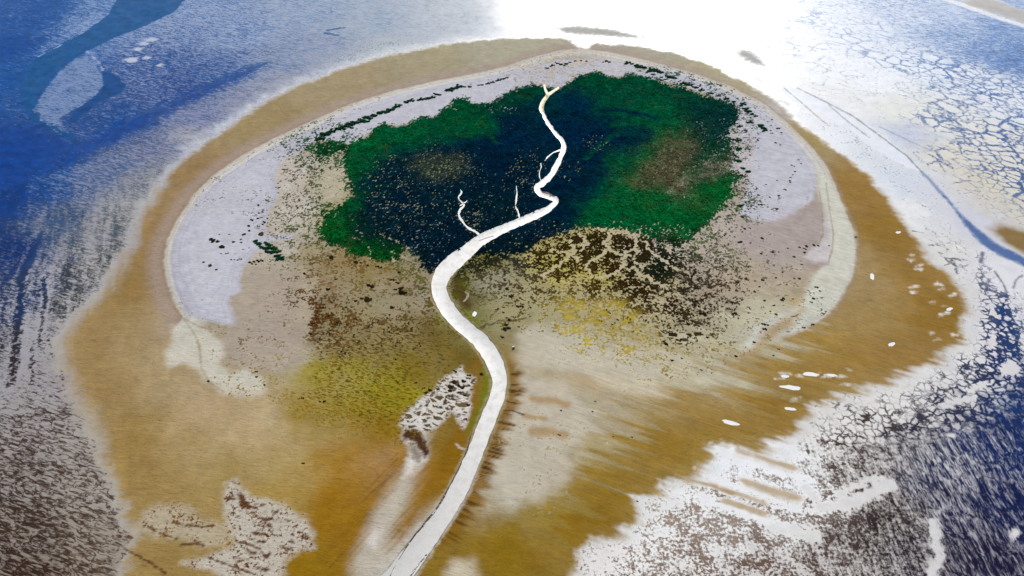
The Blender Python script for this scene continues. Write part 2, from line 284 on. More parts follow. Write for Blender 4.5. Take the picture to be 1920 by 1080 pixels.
for ln, wd, c in (([(160,95),(172,104),(185,117),(193,132)], 2.5, (190, 205, 222)), ([(62,205),(72,222),(96,238),(118,254)], 2.5, (165, 180, 205)), ([(205,25),(165,56),(112,86),(72,106)], 3, (150, 178, 212))):
    d, _, _ = linedist(ln, 60); m = sstep(wd * 2, wd * .5, d + 2 * n_sml); m = m * np.clip(.45 + .8 * n_mid + .7 * n_sml, 0, 1); colA = mix(colA, alb(c), m); bias = bias * (1 - m)
for ln in ([(615,57),(630,54),(645,52)], [(610,62),(632,66)], [(240,225),(330,188),(420,152),(500,118)]):
    d, _, _ = linedist(ln, 80); m = sstep(9, 2, d + 6 * n_sml); bias = np.maximum(bias, m * .95); colB = mix(colB, alb((52, 84, 140)), m * .8)
for x, y, a, b in ((282,74,14,3),(268,82,12,3),(258,92,10,3),(245,112,14,5),(275,108,8,3),(300,122,8,3)):
    m = mask([(x-a,y),(x,y-b),(x+a,y-b*.6),(x+a*.6,y+b),(x-a*.4,y+b)], 5, 6, n_sml, 60); colA = mix(colA, alb((196, 202, 216)), m); bias = bias * (1 - m)
# ---- long dark runnels of the left flats
for ln, wd in (([(75,440),(60,480),(42,520),(38,560),(35,590),(30,640),(26,690),(20,720)], 6), ([(80,520),(85,560),(80,600),(72,650)], 2.6), ([(62,640),(58,690),(62,720)], 2.4), ([(90,635),(112,690),(120,720)], 1.6)):
    d, s, _ = linedist(ln, 60); m = sstep(wd * 1.7, wd * .2, d + 9 * n_sml + 6 * n_fin); bias = bias + m * .36
    d2 = np.clip(1 - np.abs(d - wd * 2.6) / (wd * 1.6), 0, 1); bias = bias - .12 * d2
_dd = np.array(P(40, 660)) - np.array(P(75, 470)); _dd /= np.linalg.norm(_dd)
da = X * _dd[0] + Y * _dd[1]; dx_ = -X * _dd[1] + Y * _dd[0] + 14 * n_big
drip = gnoise(dx_ / 15, da / 130, 141) * .8 + gnoise(dx_ / 34, da / 220, 143) + .5 * gnoise(dx_ / 7, da / 60, 145)
dz = sstep(P(330, 400)[0], P(200, 480)[0], X) * sstep(1650, 1480, Y) * sstep(900, 1010, Y)
bias = bias + dz * .15 * drip
# ---- dark shoals by the sun's glint, channel with its shine painted white, streams on the right
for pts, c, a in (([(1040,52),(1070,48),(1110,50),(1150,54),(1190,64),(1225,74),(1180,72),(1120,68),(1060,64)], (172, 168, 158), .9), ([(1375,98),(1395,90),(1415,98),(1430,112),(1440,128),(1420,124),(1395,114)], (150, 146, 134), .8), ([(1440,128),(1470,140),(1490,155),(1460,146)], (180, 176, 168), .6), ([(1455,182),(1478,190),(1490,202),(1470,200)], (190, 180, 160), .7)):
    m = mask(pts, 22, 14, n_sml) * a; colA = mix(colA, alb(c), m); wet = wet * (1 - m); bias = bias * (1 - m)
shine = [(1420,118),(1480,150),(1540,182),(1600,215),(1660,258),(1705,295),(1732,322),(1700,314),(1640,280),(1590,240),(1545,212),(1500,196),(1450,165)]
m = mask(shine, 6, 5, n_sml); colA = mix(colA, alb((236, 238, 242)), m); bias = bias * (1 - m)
for ln, wd, c in (([(1495,165),(1540,187),(1600,218),(1650,255),(1700,292),(1728,322)], 2.2, (120, 120, 124)), ([(1470,165),(1500,190),(1540,225),(1555,236)], 1.8, (140, 138, 140)), ([(1555,198),(1590,228),(1630,258)], 1.6, (150, 150, 152)), ([(1728,322),(1748,342),(1762,360)], 4, (130, 148, 180)), ([(1650,238),(1700,262),(1745,282)], 2.5, (160, 170, 192)),
                  ([(1842,474),(1842,482),(1838,492)], 3, (70, 84, 110)), ([(1864,508),(1880,530),(1888,548)], 2, (110, 112, 124)), ([(1900,540),(1905,525),(1918,515)], 2, (130, 132, 142))):
    d, s, _ = linedist(ln, 60); m = sstep(wd * 2, wd * .4, d + 3 * n_sml) * .85; colA = mix(colA, alb(c), m)
bch = [(1745,340),(1770,362),(1800,398),(1830,425),(1868,455),(1925,484),(1990,515),(1990,540),(1920,500),(1870,478),(1835,455),(1805,418),(1785,388),(1760,360)]
d = sdf(bch, 80); m = sstep(-3, 3, d + 3 * n_sml); colA = mix(colA, alb((134, 150, 182)), m); bias = bias * (1 - m)
m2 = sstep(2, 7, d + 9 * n_sml); colA = mix(colA, alb((82, 110, 160)), m2 * m)
m = mask([(1855,430),(1880,418),(1940,440),(1990,480),(1990,505),(1925,478),(1890,460)], 16, 10, n_mid); colA = mix(colA, alb((140, 112, 62)), m); bias = bias * (1 - m); wet = wet * (1 - .8 * m)
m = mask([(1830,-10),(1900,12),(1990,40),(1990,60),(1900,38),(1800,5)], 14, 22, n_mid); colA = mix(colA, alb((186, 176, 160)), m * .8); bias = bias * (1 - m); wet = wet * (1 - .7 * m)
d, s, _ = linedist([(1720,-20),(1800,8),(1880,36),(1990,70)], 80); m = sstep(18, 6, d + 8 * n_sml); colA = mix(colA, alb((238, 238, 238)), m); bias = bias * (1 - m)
# ---- lace of dark runnels on the right, with pale bars left standing
lace = [(1846,485),(1862,520),(1880,560),(1900,610),(1915,680),(1930,760),(1930,820),(1880,800),(1830,790),(1790,775),(1830,720),(1845,670),(1846,620),(1838,560),(1836,520)]
m = mask(lace, 14, 20, n_mid); bias = bias * (1 - .5 * m) + (.72 + .35 * n_mid) * .5 * m
m = mask([(1878,545),(1890,560),(1898,595),(1906,640),(1910,700),(1900,720),(1885,660),(1880,620),(1868,590)], 9, 12, n_sml); bias = bias * (1 - m) + 1.05 * m; colB = mix(colB, alb((30, 58, 104)), m)
for pts in ([(1850,640),(1862,625),(1870,640),(1866,655),(1852,652)], [(1875,690),(1895,670),(1912,690),(1905,705),(1880,702)], [(1805,730),(1840,718),(1865,712),(1850,728),(1815,740)], [(1760,762),(1790,748),(1825,740),(1800,756),(1770,768)], [(1805,748),(1830,740),(1838,748),(1815,756)], [(1830,670),(1845,668),(1848,680),(1835,685)], [(1850,560),(1862,572),(1872,598),(1860,590)], [(1775,815),(1792,812),(1788,822)], [(1892,1000),(1905,985),(1912,1000),(1900,1015)]):
    m = mask(pts, 4, 5, n_sml, 60); colA = mix(colA, alb((228, 222, 218)), m); bias = bias * (1 - m)
for ln, wd in (([(1540,952),(1590,942),(1640,925),(1670,908)], 10), ([(1500,905),(1520,925),(1545,945)], 6), ([(1575,925),(1630,900),(1650,895)], 6), ([(1400,960),(1470,990),(1530,1005)], 11), ([(1750,980),(1760,1040),(1740,1090)], 8)):
    d, s, _ = linedist(ln, 80); m = sstep(wd * 1.6, wd * .4, d + 12 * n_sml); colA = mix(colA, alb((230, 226, 220)), m * .8); bias = bias - .5 * m

# ================================================================== the sand ring
ring = [(112,645),(128,615),(150,590),(200,545),(228,500),(250,460),(268,405),(292,365),(318,325),(358,288),(420,245),(500,190),(560,160),(640,130),(700,110),(760,97),(850,80),(940,72),(1050,70),(1068,74),(1085,88),(1100,90),(1112,80),(1180,84),(1260,98),(1330,120),(1400,155),(1440,176),(1490,222),(1540,262),(1585,292),(1625,325),(1655,362),(1692,410),(1715,445),(1745,492),(1790,525),(1812,562),(1812,605),(1790,642),(1745,682),(1700,702),(1640,722),(1590,738),(1545,752),(1520,775),(1500,792),(1462,832),(1400,838),(1335,842),(1312,880),(1240,915),(1200,945),(1188,985),(1110,1015),(1082,1040),(1075,1080),(1070,1180),(300,1180),(235,1080),(258,1010),(232,945),(212,900),(196,850),(186,805),(152,770),(136,722),(118,690)]
dring = sdf(ring, 260)
# feathery edge: teeth pointing outwards
ctr = np.array(P(930, 420)); ang = np.arctan2(Y - ctr[1], X - ctr[0])
rim_u = ang * 720.0 + 12 * n_mid
teeth = gnoise(rim_u / 9.0, dring / 60.0, 31) * .6 + gnoise(rim_u / 22.0, dring / 140.0, 33)
teeth = teeth + .5 * gnoise(rim_u / 4.0, dring / 40.0, 35)
fr = dring + 14 * n_flow * lrz + 8 * drip * dz + 5 * drip * sstep(-100, -300, X) * sstep(1900, 1500, Y) * sstep(1000, 1100, Y) + 4.5 * teeth + 12 * n_mid + 6 * n_sml
# outside halo: wet pale sand, with white sun glitter painted in farther up, fading outward
left = sstep(500, 250, (X - P(960, 540)[0]) * -1 + 0) * 0
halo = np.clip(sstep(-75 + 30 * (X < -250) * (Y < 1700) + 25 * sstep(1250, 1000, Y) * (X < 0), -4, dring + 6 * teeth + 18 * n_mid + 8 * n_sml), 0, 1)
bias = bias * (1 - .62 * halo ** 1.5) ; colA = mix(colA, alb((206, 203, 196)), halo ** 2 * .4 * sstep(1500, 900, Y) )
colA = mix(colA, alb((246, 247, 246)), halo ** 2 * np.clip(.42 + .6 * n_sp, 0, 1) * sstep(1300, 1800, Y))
softr = 14 + 16 * sstep(-100, -300, X) * sstep(1700, 1400, Y) * sstep(700, 900, Y)
feather = gnoise(X / 70, Y / 4.5, 131) * sstep(-100, -300, X)
mring = sstep(-softr, softr, fr + 7 * feather)
sandc = Fs * (1 + .10 * n_big[..., None] + .06 * n_mid[..., None])
sandc = sandc * (1 + .16 * (fbm(fu, fv, 34, 4, 151) * sstep(20, 120, dring))[..., None] * np.array([.7, .9, 1.3]))
hz_ = np.clip(.18 + .9 * fbm(X, Y, 110, 5, 121), 0, 1) * sstep(-60, -200, X) * sstep(1300, 1050, Y) * sstep(20, 140, dring)
sandc = mix(sandc, alb((202, 178, 140)), hz_ * .42 * sstep(P(0, 960)[1], P(0, 860)[1], Y))
streak = n_flow * lrz * 1.3 + (1 - lrz) * gnoise(X / 60, Y / 6, 40)
rad_ = sstep(120, 0, dring) * sstep(-100, -250, X)
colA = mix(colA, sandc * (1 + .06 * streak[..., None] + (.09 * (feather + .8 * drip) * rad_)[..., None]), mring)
bias = bias * (1 - mring); wet = wet * (1 - .9 * mring)
W *= (1 - mring)[..., None]; W[..., 4] += mring * .8
# darker wet band just inside the edge on the right and left
band = np.clip(1 - np.abs(fr - 55) / 60, 0, 1) * mring
colA = mix(colA, colA * np.array([.90, .84, .70]), band * .7 * sstep(1900, 1300, Y))
# wet pools, glisten painted in near-white, scattered at the right edge of the ring
for x0, y0, x1, y1, n in ((1700, 430, 1800, 560, 14), (1740, 540, 1810, 640, 7), (1560, 690, 1760, 750, 14), (1460, 690, 1560, 750, 6)):
    for k in range(n):
        x = random.uniform(x0, x1); y = random.uniform(y0, y1); a = random.uniform(4, 13); b = random.uniform(1.2, 3)
        r = random.uniform(-.35, .1)
        pts = [(x + a * math.cos(t) * random.uniform(.7, 1.2), y + b * math.sin(t) * random.uniform(.7, 1.2) + r * a * math.cos(t)) for t in np.linspace(0, 6.28, 9)[:-1]]
        m = mask(pts, 3.5, 6, n_sml, 40); colA = mix(colA, alb((246, 240, 230)), m * random.uniform(.5, 1)); wet = np.maximum(wet, m * .8)
# bright fingers lower right
for pts in ([(1325,836),(1350,830),(1385,838),(1440,862),(1500,890),(1540,905),(1500,905),(1440,885),(1380,862)], [(1305,880),(1340,892),(1400,910),(1460,935),(1530,960),(1500,965),(1430,940),(1360,915)], [(1235,912),(1290,918),(1350,938),(1420,962),(1480,985),(1430,985),(1350,955),(1290,940)], [(1430,828),(1480,835),(1530,860),(1500,862)], [(1360,880),(1420,895),(1490,915),(1440,912)]):
    m = mask(pts, 8, 12, n_sml); colA = mix(colA, alb((248, 246, 242)), m * .9); wet = np.maximum(wet, m * .6); bias = bias * (1 - .6 * m)

for ln, wd in (([(1385,848),(1430,862),(1485,878)], 9), ([(1400,905),(1450,922),(1492,932)], 9), ([(1330,905),(1380,922),(1430,940)], 8), ([(1365,940),(1400,950),(1432,962)], 7), ([(1290,900),(1330,908),(1370,925)], 6)):
    d, _, _ = linedist(ln, 60); m = sstep(wd * 1.8, wd * .1, d + 9 * n_flow + 5 * n_sml); colA = mix(colA, alb((178, 150, 102)), m * .8); bias = bias * (1 - m); wet = wet * (1 - .7 * m)
# ================================================================== the island
island = [(345,597),(326,562),(313,522),(308,490),(315,450),(335,410),(365,365),(400,330),(450,295),(510,262),(580,230),(660,195),(740,170),(820,152),(900,137),(950,125),(1000,108),(1050,95),(1090,92),(1140,98),(1220,116),(1300,138),(1370,163),(1430,195),(1480,235),(1520,275),(1548,310),(1565,345),(1578,385),(1597,425),(1603,470),(1597,520),(1572,560),(1545,595),(1495,625),(1440,648),(1400,668),(1330,705),(1240,720),(1150,740),(1110,790),(1060,850),(1060,900),(1010,945),(930,930),(900,880),(880,760),(860,860),(780,840),(620,820),(540,780),(500,745),(440,745),(380,735),(340,700),(310,665),(325,620)]
disl = sdf(island, 260)
upper = sstep(1030, 1120, Y)                     # beach edge proper (upper half)
# pinkish foot of the beach outside the edge
foot = sstep(P(1500, 300)[0], P(1300, 300)[0], X + (Y - 1800) * -.2) * np.exp(-((disl + 18) / 22.0) ** 2) * upper * sstep(-70, -40, disl)
colA = mix(colA, alb((172, 152, 138)), foot * .75 * mring)
rim = sstep(-4, 3, disl + 2.5 * n_sml) * upper
mi = rim * sstep(70, 20, disl)
colA = mix(colA, alb((216, 210, 198)), mi)       # cream rim
wet = wet * (1 - rim)
# white dry sand
wsoft = 6
ws = [[(350,590),(332,555),(322,512),(321,480),(328,450),(348,410),(378,368),(418,333),(468,300),(528,270),(588,242),(612,252),(565,285),(530,300),(514,330),(522,360),(517,380),(505,395),(498,420),(500,442),(545,440),(550,448),(505,455),(478,475),(466,490),(456,505),(450,530),(455,548),(436,556),(430,570),(440,590),(446,605),(440,613),(410,607),(380,600)],
      [(590,242),(660,204),(740,180),(820,162),(900,147),(950,135),(1000,122),(1060,112),(1120,110),(1200,122),(1260,135),(1330,158),(1390,185),(1430,205),(1470,240),(1505,280),(1525,315),(1532,345),(1525,375),(1500,395),(1470,412),(1440,418),(1400,412),(1383,400),(1395,372),(1402,350),(1412,310),(1415,265),(1408,235),(1385,203),(1340,184),(1290,165),(1250,155),(1215,148),(1180,142),(1140,146),(1115,137),(1090,144),(1068,157),(1050,167),(1010,164),(975,167),(945,177),(930,192),(890,197),(868,187),(848,192),(830,207),(815,220),(790,221),(770,233),(745,237),(720,234),(690,252),(660,270),(630,270),(600,262)]]
for i, pts in enumerate(ws):
    d = sdf(pts, 150); m = sstep(-wsoft, wsoft, d + 5 * n_sml)
    lav = np.array(alb((203, 200, 206))) * (1 + .05 * n_big[..., None] + .03 * n_sml[..., None])
    colA = colA * (1 - m[..., None]) + lav * m[..., None]; wet = wet * (1 - m)
    if i == 0:
        for off, a in ((3, .5), (8, .3), (15, .35), (24, .25), (38, .2)):
            q = np.exp(-((d + 3 * n_mid - off) / 1.6) ** 2) * a; colA = mix(colA, alb((172, 165, 178)), q)
# contour lines following the outer edge of the beach
for off, a, c in ((-7, .5, (160, 138, 122)), (4, .55, (190, 180, 165)), (13, .45, (178, 170, 175)), (30, .3, (182, 175, 188)), (48, .25, (184, 178, 192))):
    q = np.exp(-((disl + 4 * n_mid - off) / 2.6) ** 2) * a * 1.25 * upper * sstep(-1, 1, mring * 4 - 2); colA = mix(colA, alb(c), q)
# right-hand cream rim and pink tongues
m = mask([(1535,322),(1560,345),(1580,390),(1600,440),(1603,480),(1592,530),(1562,575),(1500,620),(1440,645),(1400,660),(1380,655),(1430,610),(1480,580),(1510,550),(1520,520),(1536,500),(1530,480),(1545,450),(1545,400),(1535,360)], 9, 12, n_mid)
colA = mix(colA, alb((216, 212, 194)), m)
m = mask([(1548,395),(1556,440),(1560,470),(1552,497),(1530,500),(1510,482),(1520,468),(1540,455)], 8, 7, n_sml); colA = mix(colA, alb((208, 198, 194)), m)
m = mask([(1380,415),(1440,418),(1500,400),(1530,380),(1542,400),(1543,440),(1520,462),(1470,480),(1400,480),(1370,460)], 22, 18, n_mid); colA = mix(colA, alb((182, 166, 158)), m * .85)
m = mask([(1512,495),(1545,492),(1548,498),(1530,505),(1510,503)], 8, 7, n_sml, 60); colA = mix(colA, alb((176, 158, 148)), m)
# tan bays between the cream bars (right, lower)
for pts, c, a in (([(1415,650),(1440,615),(1490,585),(1510,580),(1480,610),(1450,640),(1380,690),(1370,690)], (180, 150, 100), .8), ([(1480,565),(1505,555),(1510,565),(1485,580)], (186, 158, 100), .7), ([(1520,530),(1560,525),(1550,535)], (190, 172, 130), .5), ([(1330,640),(1390,640),(1390,655),(1330,670)], (196, 182, 140), .5), ([(1060,700),(1150,690),(1180,700),(1130,735),(1070,720)], (192, 166, 126), .6), ([(1000,690),(1060,700),(1080,730),(1020,760),(985,740)], (190, 170, 136), .5)):
    m = mask(pts, 12, 14, n_mid); colA = mix(colA, alb(c), m * a)
# cream lobes left
for pts, c, a, sf in (([(325,612),(360,600),(392,622),(420,645),(424,665),(408,680),(430,702),(468,692),(500,715),(492,738),(452,747),(412,736),(380,706),(350,682),(316,690),(308,660),(328,632)], (214, 207, 188), .9, 10), ([(455,502),(500,500),(560,510),(592,530),(592,590),(575,640),(562,680),(515,702),(462,690),(426,665),(420,640),(442,612),(436,590),(432,570),(456,550)], (182, 166, 148), .8, 12), ([(560,500),(590,520),(596,560),(585,600),(575,640),(560,590)], (192, 176, 146), .6, 16),
                      ([(290,850),(340,760),(440,740),(520,760),(520,820),(440,840),(380,800)], (194, 166, 124), .45, 50), ([(965,628),(1000,610),(1060,622),(1130,648),(1210,676),(1255,700),(1205,738),(1150,728),(1100,690),(1020,690),(975,690)], (207, 196, 172), .85, 18), ([(968,700),(1060,715),(1115,770),(1125,800),(1085,830),(1062,846),(1072,872),(1062,902),(1012,940),(960,935),(926,900),(926,860),(945,812),(960,770)], (202, 190, 168), .85, 14), ([(1140,720),(1190,715),(1250,735),(1170,745)], (208, 192, 160), .5, 18)):
    m = mask(pts, sf, sf, n_mid * (1 - lrz) + 1.6 * n_flow * lrz); colA = mix(colA, alb(c), m * a)
# tan strips across the lobes right of the creek
for ln, wd in (([(1000,748),(1040,752),(1060,758)], 8), ([(1000,808),(1040,812),(1060,816)], 8), ([(985,780),(1020,785)], 5)):
    d, _, _ = linedist(ln, 60); m = sstep(wd * 1.8, wd * .3, d + 8 * n_mid); colA = mix(colA, alb((176, 138, 84)), m * .7)
# wrack lines
for ln, wd, c in (([(328,578),(345,600),(362,622),(374,650),(378,690),(392,715),(420,735)], 1.5, (150, 112, 72)), ([(345,597),(370,612),(395,620)], 1.4, (150, 118, 84)), ([(1548,345),(1556,400),(1562,440),(1560,470),(1552,495)], 1.6, (150, 126, 112)), ([(1536,360),(1541,400),(1543,440),(1532,462)], 1.4, (150, 134, 126)), ([(1515,370),(1508,395),(1500,420)], 1.2, (160, 146, 140)), ([(1275,330),(1262,340),(1240,356)], .1, (150, 140, 120)), ([(505,470),(480,520),(470,540)], .1, (180, 172, 180)), ([(470,430),(452,500),(430,560),(440,600)], .1, (190, 184, 196)), ([(1240,735),(1250,738),(1262,740)], .1, (150, 120, 80))):
    d, _, _ = linedist(ln, 30); m = sstep(wd * 1.7, wd * .5, d + 2.5 * n_sml) * (.5 + .4 * n_mid) * (wd > .5); colA = mix(colA, alb(c), np.clip(m, 0, 1))
# orange-ochre gutters beside the creek
CRK = [(1024,182,6),(1017,194,8),(1015,205,9),(1022,222,8),(1033,240,8),(1044,254,9),(1055,267,10),(1056,283,11),(1049,300,12),(1040,318,13),(1030,334,13),(1016,345,15),(1007,353,15),(1014,365,13),(1030,371,11),(1042,377,13),(1030,392,14),(1005,405,17),(978,416,17),(948,429,18),(915,444,21),(895,456,24),(878,471,27),(858,487,31),(838,505,33),(827,522,32),(823,542,30),(829,563,30),(842,585,30),(860,605,29),(880,622,29),(900,640,31),(918,662,33),(931,690,33),(937,716,30),(932,745,31),(920,775,32),(908,805,33),(896,837,33),(882,870,35),(867,905,37),(848,940,39),(824,976,42),(798,1012,46),(772,1047,50),(746,1082,54),(716,1120,60),(680,1170,66)]
CRK = [(a, b, w * (.78 if b < 400 else .9 if b < 440 else .95 if b < 700 else .88)) for a, b, w in CRK]
crk = spline(CRK, 5)
dc, sc, side = linedist([(a, b) for a, b, _ in crk[::2]], 130)
halfw = 0.5 * 33 * np.where(Y > 0, 1, 1) * H / (FPX * SP + 0 * Y + 200 * CP)
lowc = sstep(1300, 1150, Y)
edge = dc - 16.0
def near(pts_c, c, a, sf, amp):
    m = mask(pts_c, sf, amp, n_mid); return mix(colA, alb(c), m * a)
colA = near([(945,640),(965,640),(985,690),(965,740),(930,830),(880,930),(820,1030),(780,1090),(810,1090),(870,1000),(920,920),(960,800),(985,740)], (142,104,30), .0, 8, 6)
right_bank = (side > 0)
# comb of little gullies on the right bank
gul = gnoise(sc / 2.6, dc / 70, 51) * .9 + .6 * gnoise(sc / 6, dc / 50, 53)
reach = 44 + 16 * gnoise(sc / 9, sc * 0, 55)
b1 = sstep(-6, 4, dc - 15) * sstep(reach + 8, reach - 14, dc) * right_bank * sstep(1010, 960, Y) * sstep(600, 640, Y)
colA = mix(colA, alb((138, 98, 22)), b1 * .85)
colA = mix(colA, alb((70, 46, 10)), b1 * np.clip(gul * 2.2, 0, 1) * .9)
# left bank: green algae strip then ochre
m = mask([(905,668),(915,690),(921,715),(918,745),(905,775),(890,800),(875,818),(880,790),(895,755),(903,720),(903,690)], 5, 4, n_sml, 60); colA = mix(colA, alb((112, 118, 8)), m * .9)
m = mask([(878,690),(900,670),(906,720),(898,755),(880,795),(868,820),(866,870),(840,900),(800,960),(760,1010),(740,1010),(790,920),(830,850),(855,800),(880,760)], 10, 8, n_mid); colA = mix(colA, alb((140, 98, 10)), m * .75)
m = mask([(838,510),(850,510),(842,540),(848,570),(868,596),(892,610),(902,622),(885,620),(858,600),(840,575),(834,540)], 3, 3, n_sml, 60); colA = mix(colA, alb((128, 126, 62)), m * .9)
m = mask([(848,520),(862,512),(872,545),(884,575),(880,582),(862,570),(850,548)], 6, 5, n_sml, 60); colA = mix(colA, alb((84, 62, 26)), m * .85)
m = mask([(868,505),(878,510),(880,540),(872,545)], 4, 4, n_sml, 60); colA = mix(colA, alb((104, 112, 14)), m * .8)
m = mask([(872,585),(884,588),(896,608),(884,606)], 5, 4, n_sml, 60); colA = mix(colA, alb((132, 126, 34)), m * .7)
m = mask([(850,478),(862,468),(880,462),(876,470),(858,480),(838,495),(826,505),(834,492)], 4, 3, n_sml, 60); colA = mix(colA, alb((134, 130, 44)), m)
for ln, wd, c in (([(872,548),(878,552),(876,560),(870,566)], 1.4, (205, 192, 165)), ([(880,553),(895,555),(905,560),(912,556)], 1.2, (70, 58, 30)), ([(898,618),(912,608),(922,610),(935,602),(960,603),(985,598)], 1.3, (84, 66, 40)), ([(912,608),(905,618),(898,620)], 1.2, (80, 60, 40)), ([(858,633),(870,632),(880,636),(888,640)], 1, (90, 66, 24)), ([(775,535),(790,540),(806,543),(812,548)], 1.3, (44, 34, 26)),
                  ([(690,1030),(682,1040),(680,1052),(683,1066),(692,1078),(690,1090)], 1.8, (44, 26, 12)), ([(762,1024),(748,1036),(735,1046),(722,1056),(704,1072),(698,1082)], 2.6, (48, 28, 12)), ([(840,1062),(843,1078),(846,1095)], 1.8, (50, 32, 14)), ([(856,833),(862,840),(872,843),(880,842)], 1.4, (205, 200, 190)), ([(945,734),(960,735),(975,733)], 1.2, (84, 56, 16)), ([(942,770),(960,770),(982,778)], 1.4, (76, 50, 14)), ([(938,793),(955,795),(965,798)], 1.2, (84, 56, 16))):
    d, _, _ = linedist(ln, 30); m = sstep(wd * 2, wd * .5, d + 1.2 * n_fin); colA = mix(colA, alb(c), m * .9)
# pale silt gutter left of the creek mouth
gut = [(808,812),(800,850),(790,900),(770,945),(745,990),(735,1030),(760,1020),(800,985),(830,945),(815,1000),(770,1055),(735,1100),(660,1110),(655,1060),(672,1015),(700,960),(725,920),(755,880),(780,850),(790,820)]
dg = sdf(gut, 120)
fth = gnoise((X * .8 - Y * .6) / 5, (X * .6 + Y * .8) / 60, 61)
m = sstep(-14, 20, dg + 7 * fth + 5 * n_mid); colA = mix(colA, alb((200, 190, 172)), m * .9)
m = mask([(768,850),(790,862),(778,885),(756,895)], 8, 6, n_sml, 60); colA = mix(colA, alb((232, 226, 216)), m)
m = mask([(702,990),(715,1000),(702,1030),(690,1020)], 9, 6, n_sml, 60); colA = mix(colA, alb((222, 214, 204)), m * .8)
m = mask([(770,880),(805,860),(812,900),(790,950),(765,990),(752,990),(770,940)], 18, 10, n_mid); colA = mix(colA, alb((158, 110, 26)), m * .55)
tk = sstep(-50, -6, dg) * sstep(14, -8, dg) * (X < P(740, 900)[0]) * sstep(1010, 960, Y)
colA = mix(colA, colA * .62, tk * np.clip(fth * 1.5, 0, 1))
m = mask([(838,1070),(850,1050),(885,1052),(900,1080),(890,1110),(830,1110)], 14, 10, n_mid); colA = mix(colA, alb((206, 192, 164)), m)
# white salt-crusted mosaic left of the creek, with dark mud tongue
mos = [(866,688),(872,700),(885,706),(890,715),(882,740),(884,760),(876,795),(866,805),(860,785),(845,770),(832,790),(815,805),(800,812),(790,808),(768,806),(752,795),(756,775),(775,760),(790,745),(812,735),(825,712),(850,700)]
m = mask(mos, 7, 9, n_sml); hard = m
colA = mix(colA, alb((222, 214, 202)), m)
m = mask([(752,795),(800,812),(798,835),(806,852),(798,866),(785,880),(778,878),(770,850),(755,825)], 6, 5, n_sml, 60); colA = mix(colA, alb((206, 198, 186)), m)
m = mask([(764,806),(780,806),(790,812),(799,832),(806,850),(797,860),(790,848),(778,832),(764,822),(757,830),(756,812)], 3, 5, n_fin, 60); colA = mix(colA, alb((78, 46, 22)), m)
m = mask([(766,832),(780,838),(790,852),(786,866),(776,862)], 4, 5, n_fin, 60); colA = mix(colA, alb((148, 134, 116)), m)
# bare patch with dark brown mud at the lower left
bp = [(425,905),(440,898),(470,930),(500,935),(540,950),(575,975),(588,1000),(590,1025),(560,1035),(535,1050),(530,1090),(430,1090),(395,1070),(340,1055),(400,1040),(440,1020),(425,985),(418,950)]
m = mask(bp, 9, 9, n_sml); hard2 = m; colA = mix(colA, alb((204, 194, 176)), m * .95)
m = mask([(270,960),(300,945),(350,950),(380,975),(425,985),(440,1010),(400,1030),(330,1010),(250,1000)], 14, 12, n_sml); hard3 = m; colA = mix(colA, alb((196, 182, 156)), m * .8)
for pts in ([(443,924),(450,928),(452,922),(458,930),(463,940),(468,947),(476,950),(472,954),(462,952),(456,956),(450,950),(449,940)], [(422,934),(430,930),(438,934),(446,934),(438,938),(426,940)], [(431,902),(440,903),(450,907),(440,907)], [(468,955),(478,962),(488,970),(500,972),(510,968),(516,974),(528,978),(512,976),(498,978),(486,974),(474,966)], [(478,946),(490,944),(498,946),(488,949)], [(510,958),(522,957),(520,963),(512,964)], [(470,998),(485,996),(500,1002),(486,1004),(472,1002)], [(465,1008),(480,1012),(500,1016),(495,1018),(475,1014)], [(516,1020),(530,1024),(546,1028),(545,1031),(530,1028)], [(490,1035),(500,1038),(506,1034),(508,1042),(500,1048),(492,1044)], [(460,1030),(480,1036),(486,1040),(470,1038)], [(475,1060),(490,1064),(506,1068),(500,1072),(484,1068)], [(436,1043),(450,1046),(466,1050),(452,1049)], [(492,980),(505,982),(510,990),(498,988)], [(540,1015),(550,1014),(552,1019),(544,1018)], [(430,960),(436,962),(434,966)], [(440,967),(450,967),(450,971)], [(565,1005),(580,1004),(582,1008),(570,1010)], [(545,1000),(555,1001),(550,1005)], [(500,955),(498,962),(493,961)], [(535,974),(548,975),(540,979)]):
    m = mask(pts, 1.2, 2.5, n_fin, 30, True); colA = mix(colA, alb((92, 52, 18)), m * .95)
for ln, wd in (([(325,978),(345,985),(380,988),(400,986)], 1.4), ([(270,985),(300,1000),(330,1010)], 1.2), ([(235,1030),(260,1043),(290,1060),(310,1075)], 1.6), ([(340,1022),(370,1018),(382,1024)], 1.8), ([(390,1045),(430,1060),(470,1075)], 1.4), ([(440,1015),(470,1022),(490,1030)], 1.3)):
    d, _, _ = linedist(ln, 30); m = sstep(wd * 2, wd * .5, d + 3 * n_fin); colA = mix(colA, alb((96, 62, 28)), m * .9)
# footprints trail / shell line on the lower right flat
d, _, _ = linedist([(990,968),(1030,960),(1060,940),(1065,905),(1080,872),(1110,845),(1130,835),(1150,826)], 30)
m = sstep(4, 1.5, d) * sstep(.25, .55, n_fin); colA = mix(colA, alb((216, 206, 180)), m * .8)

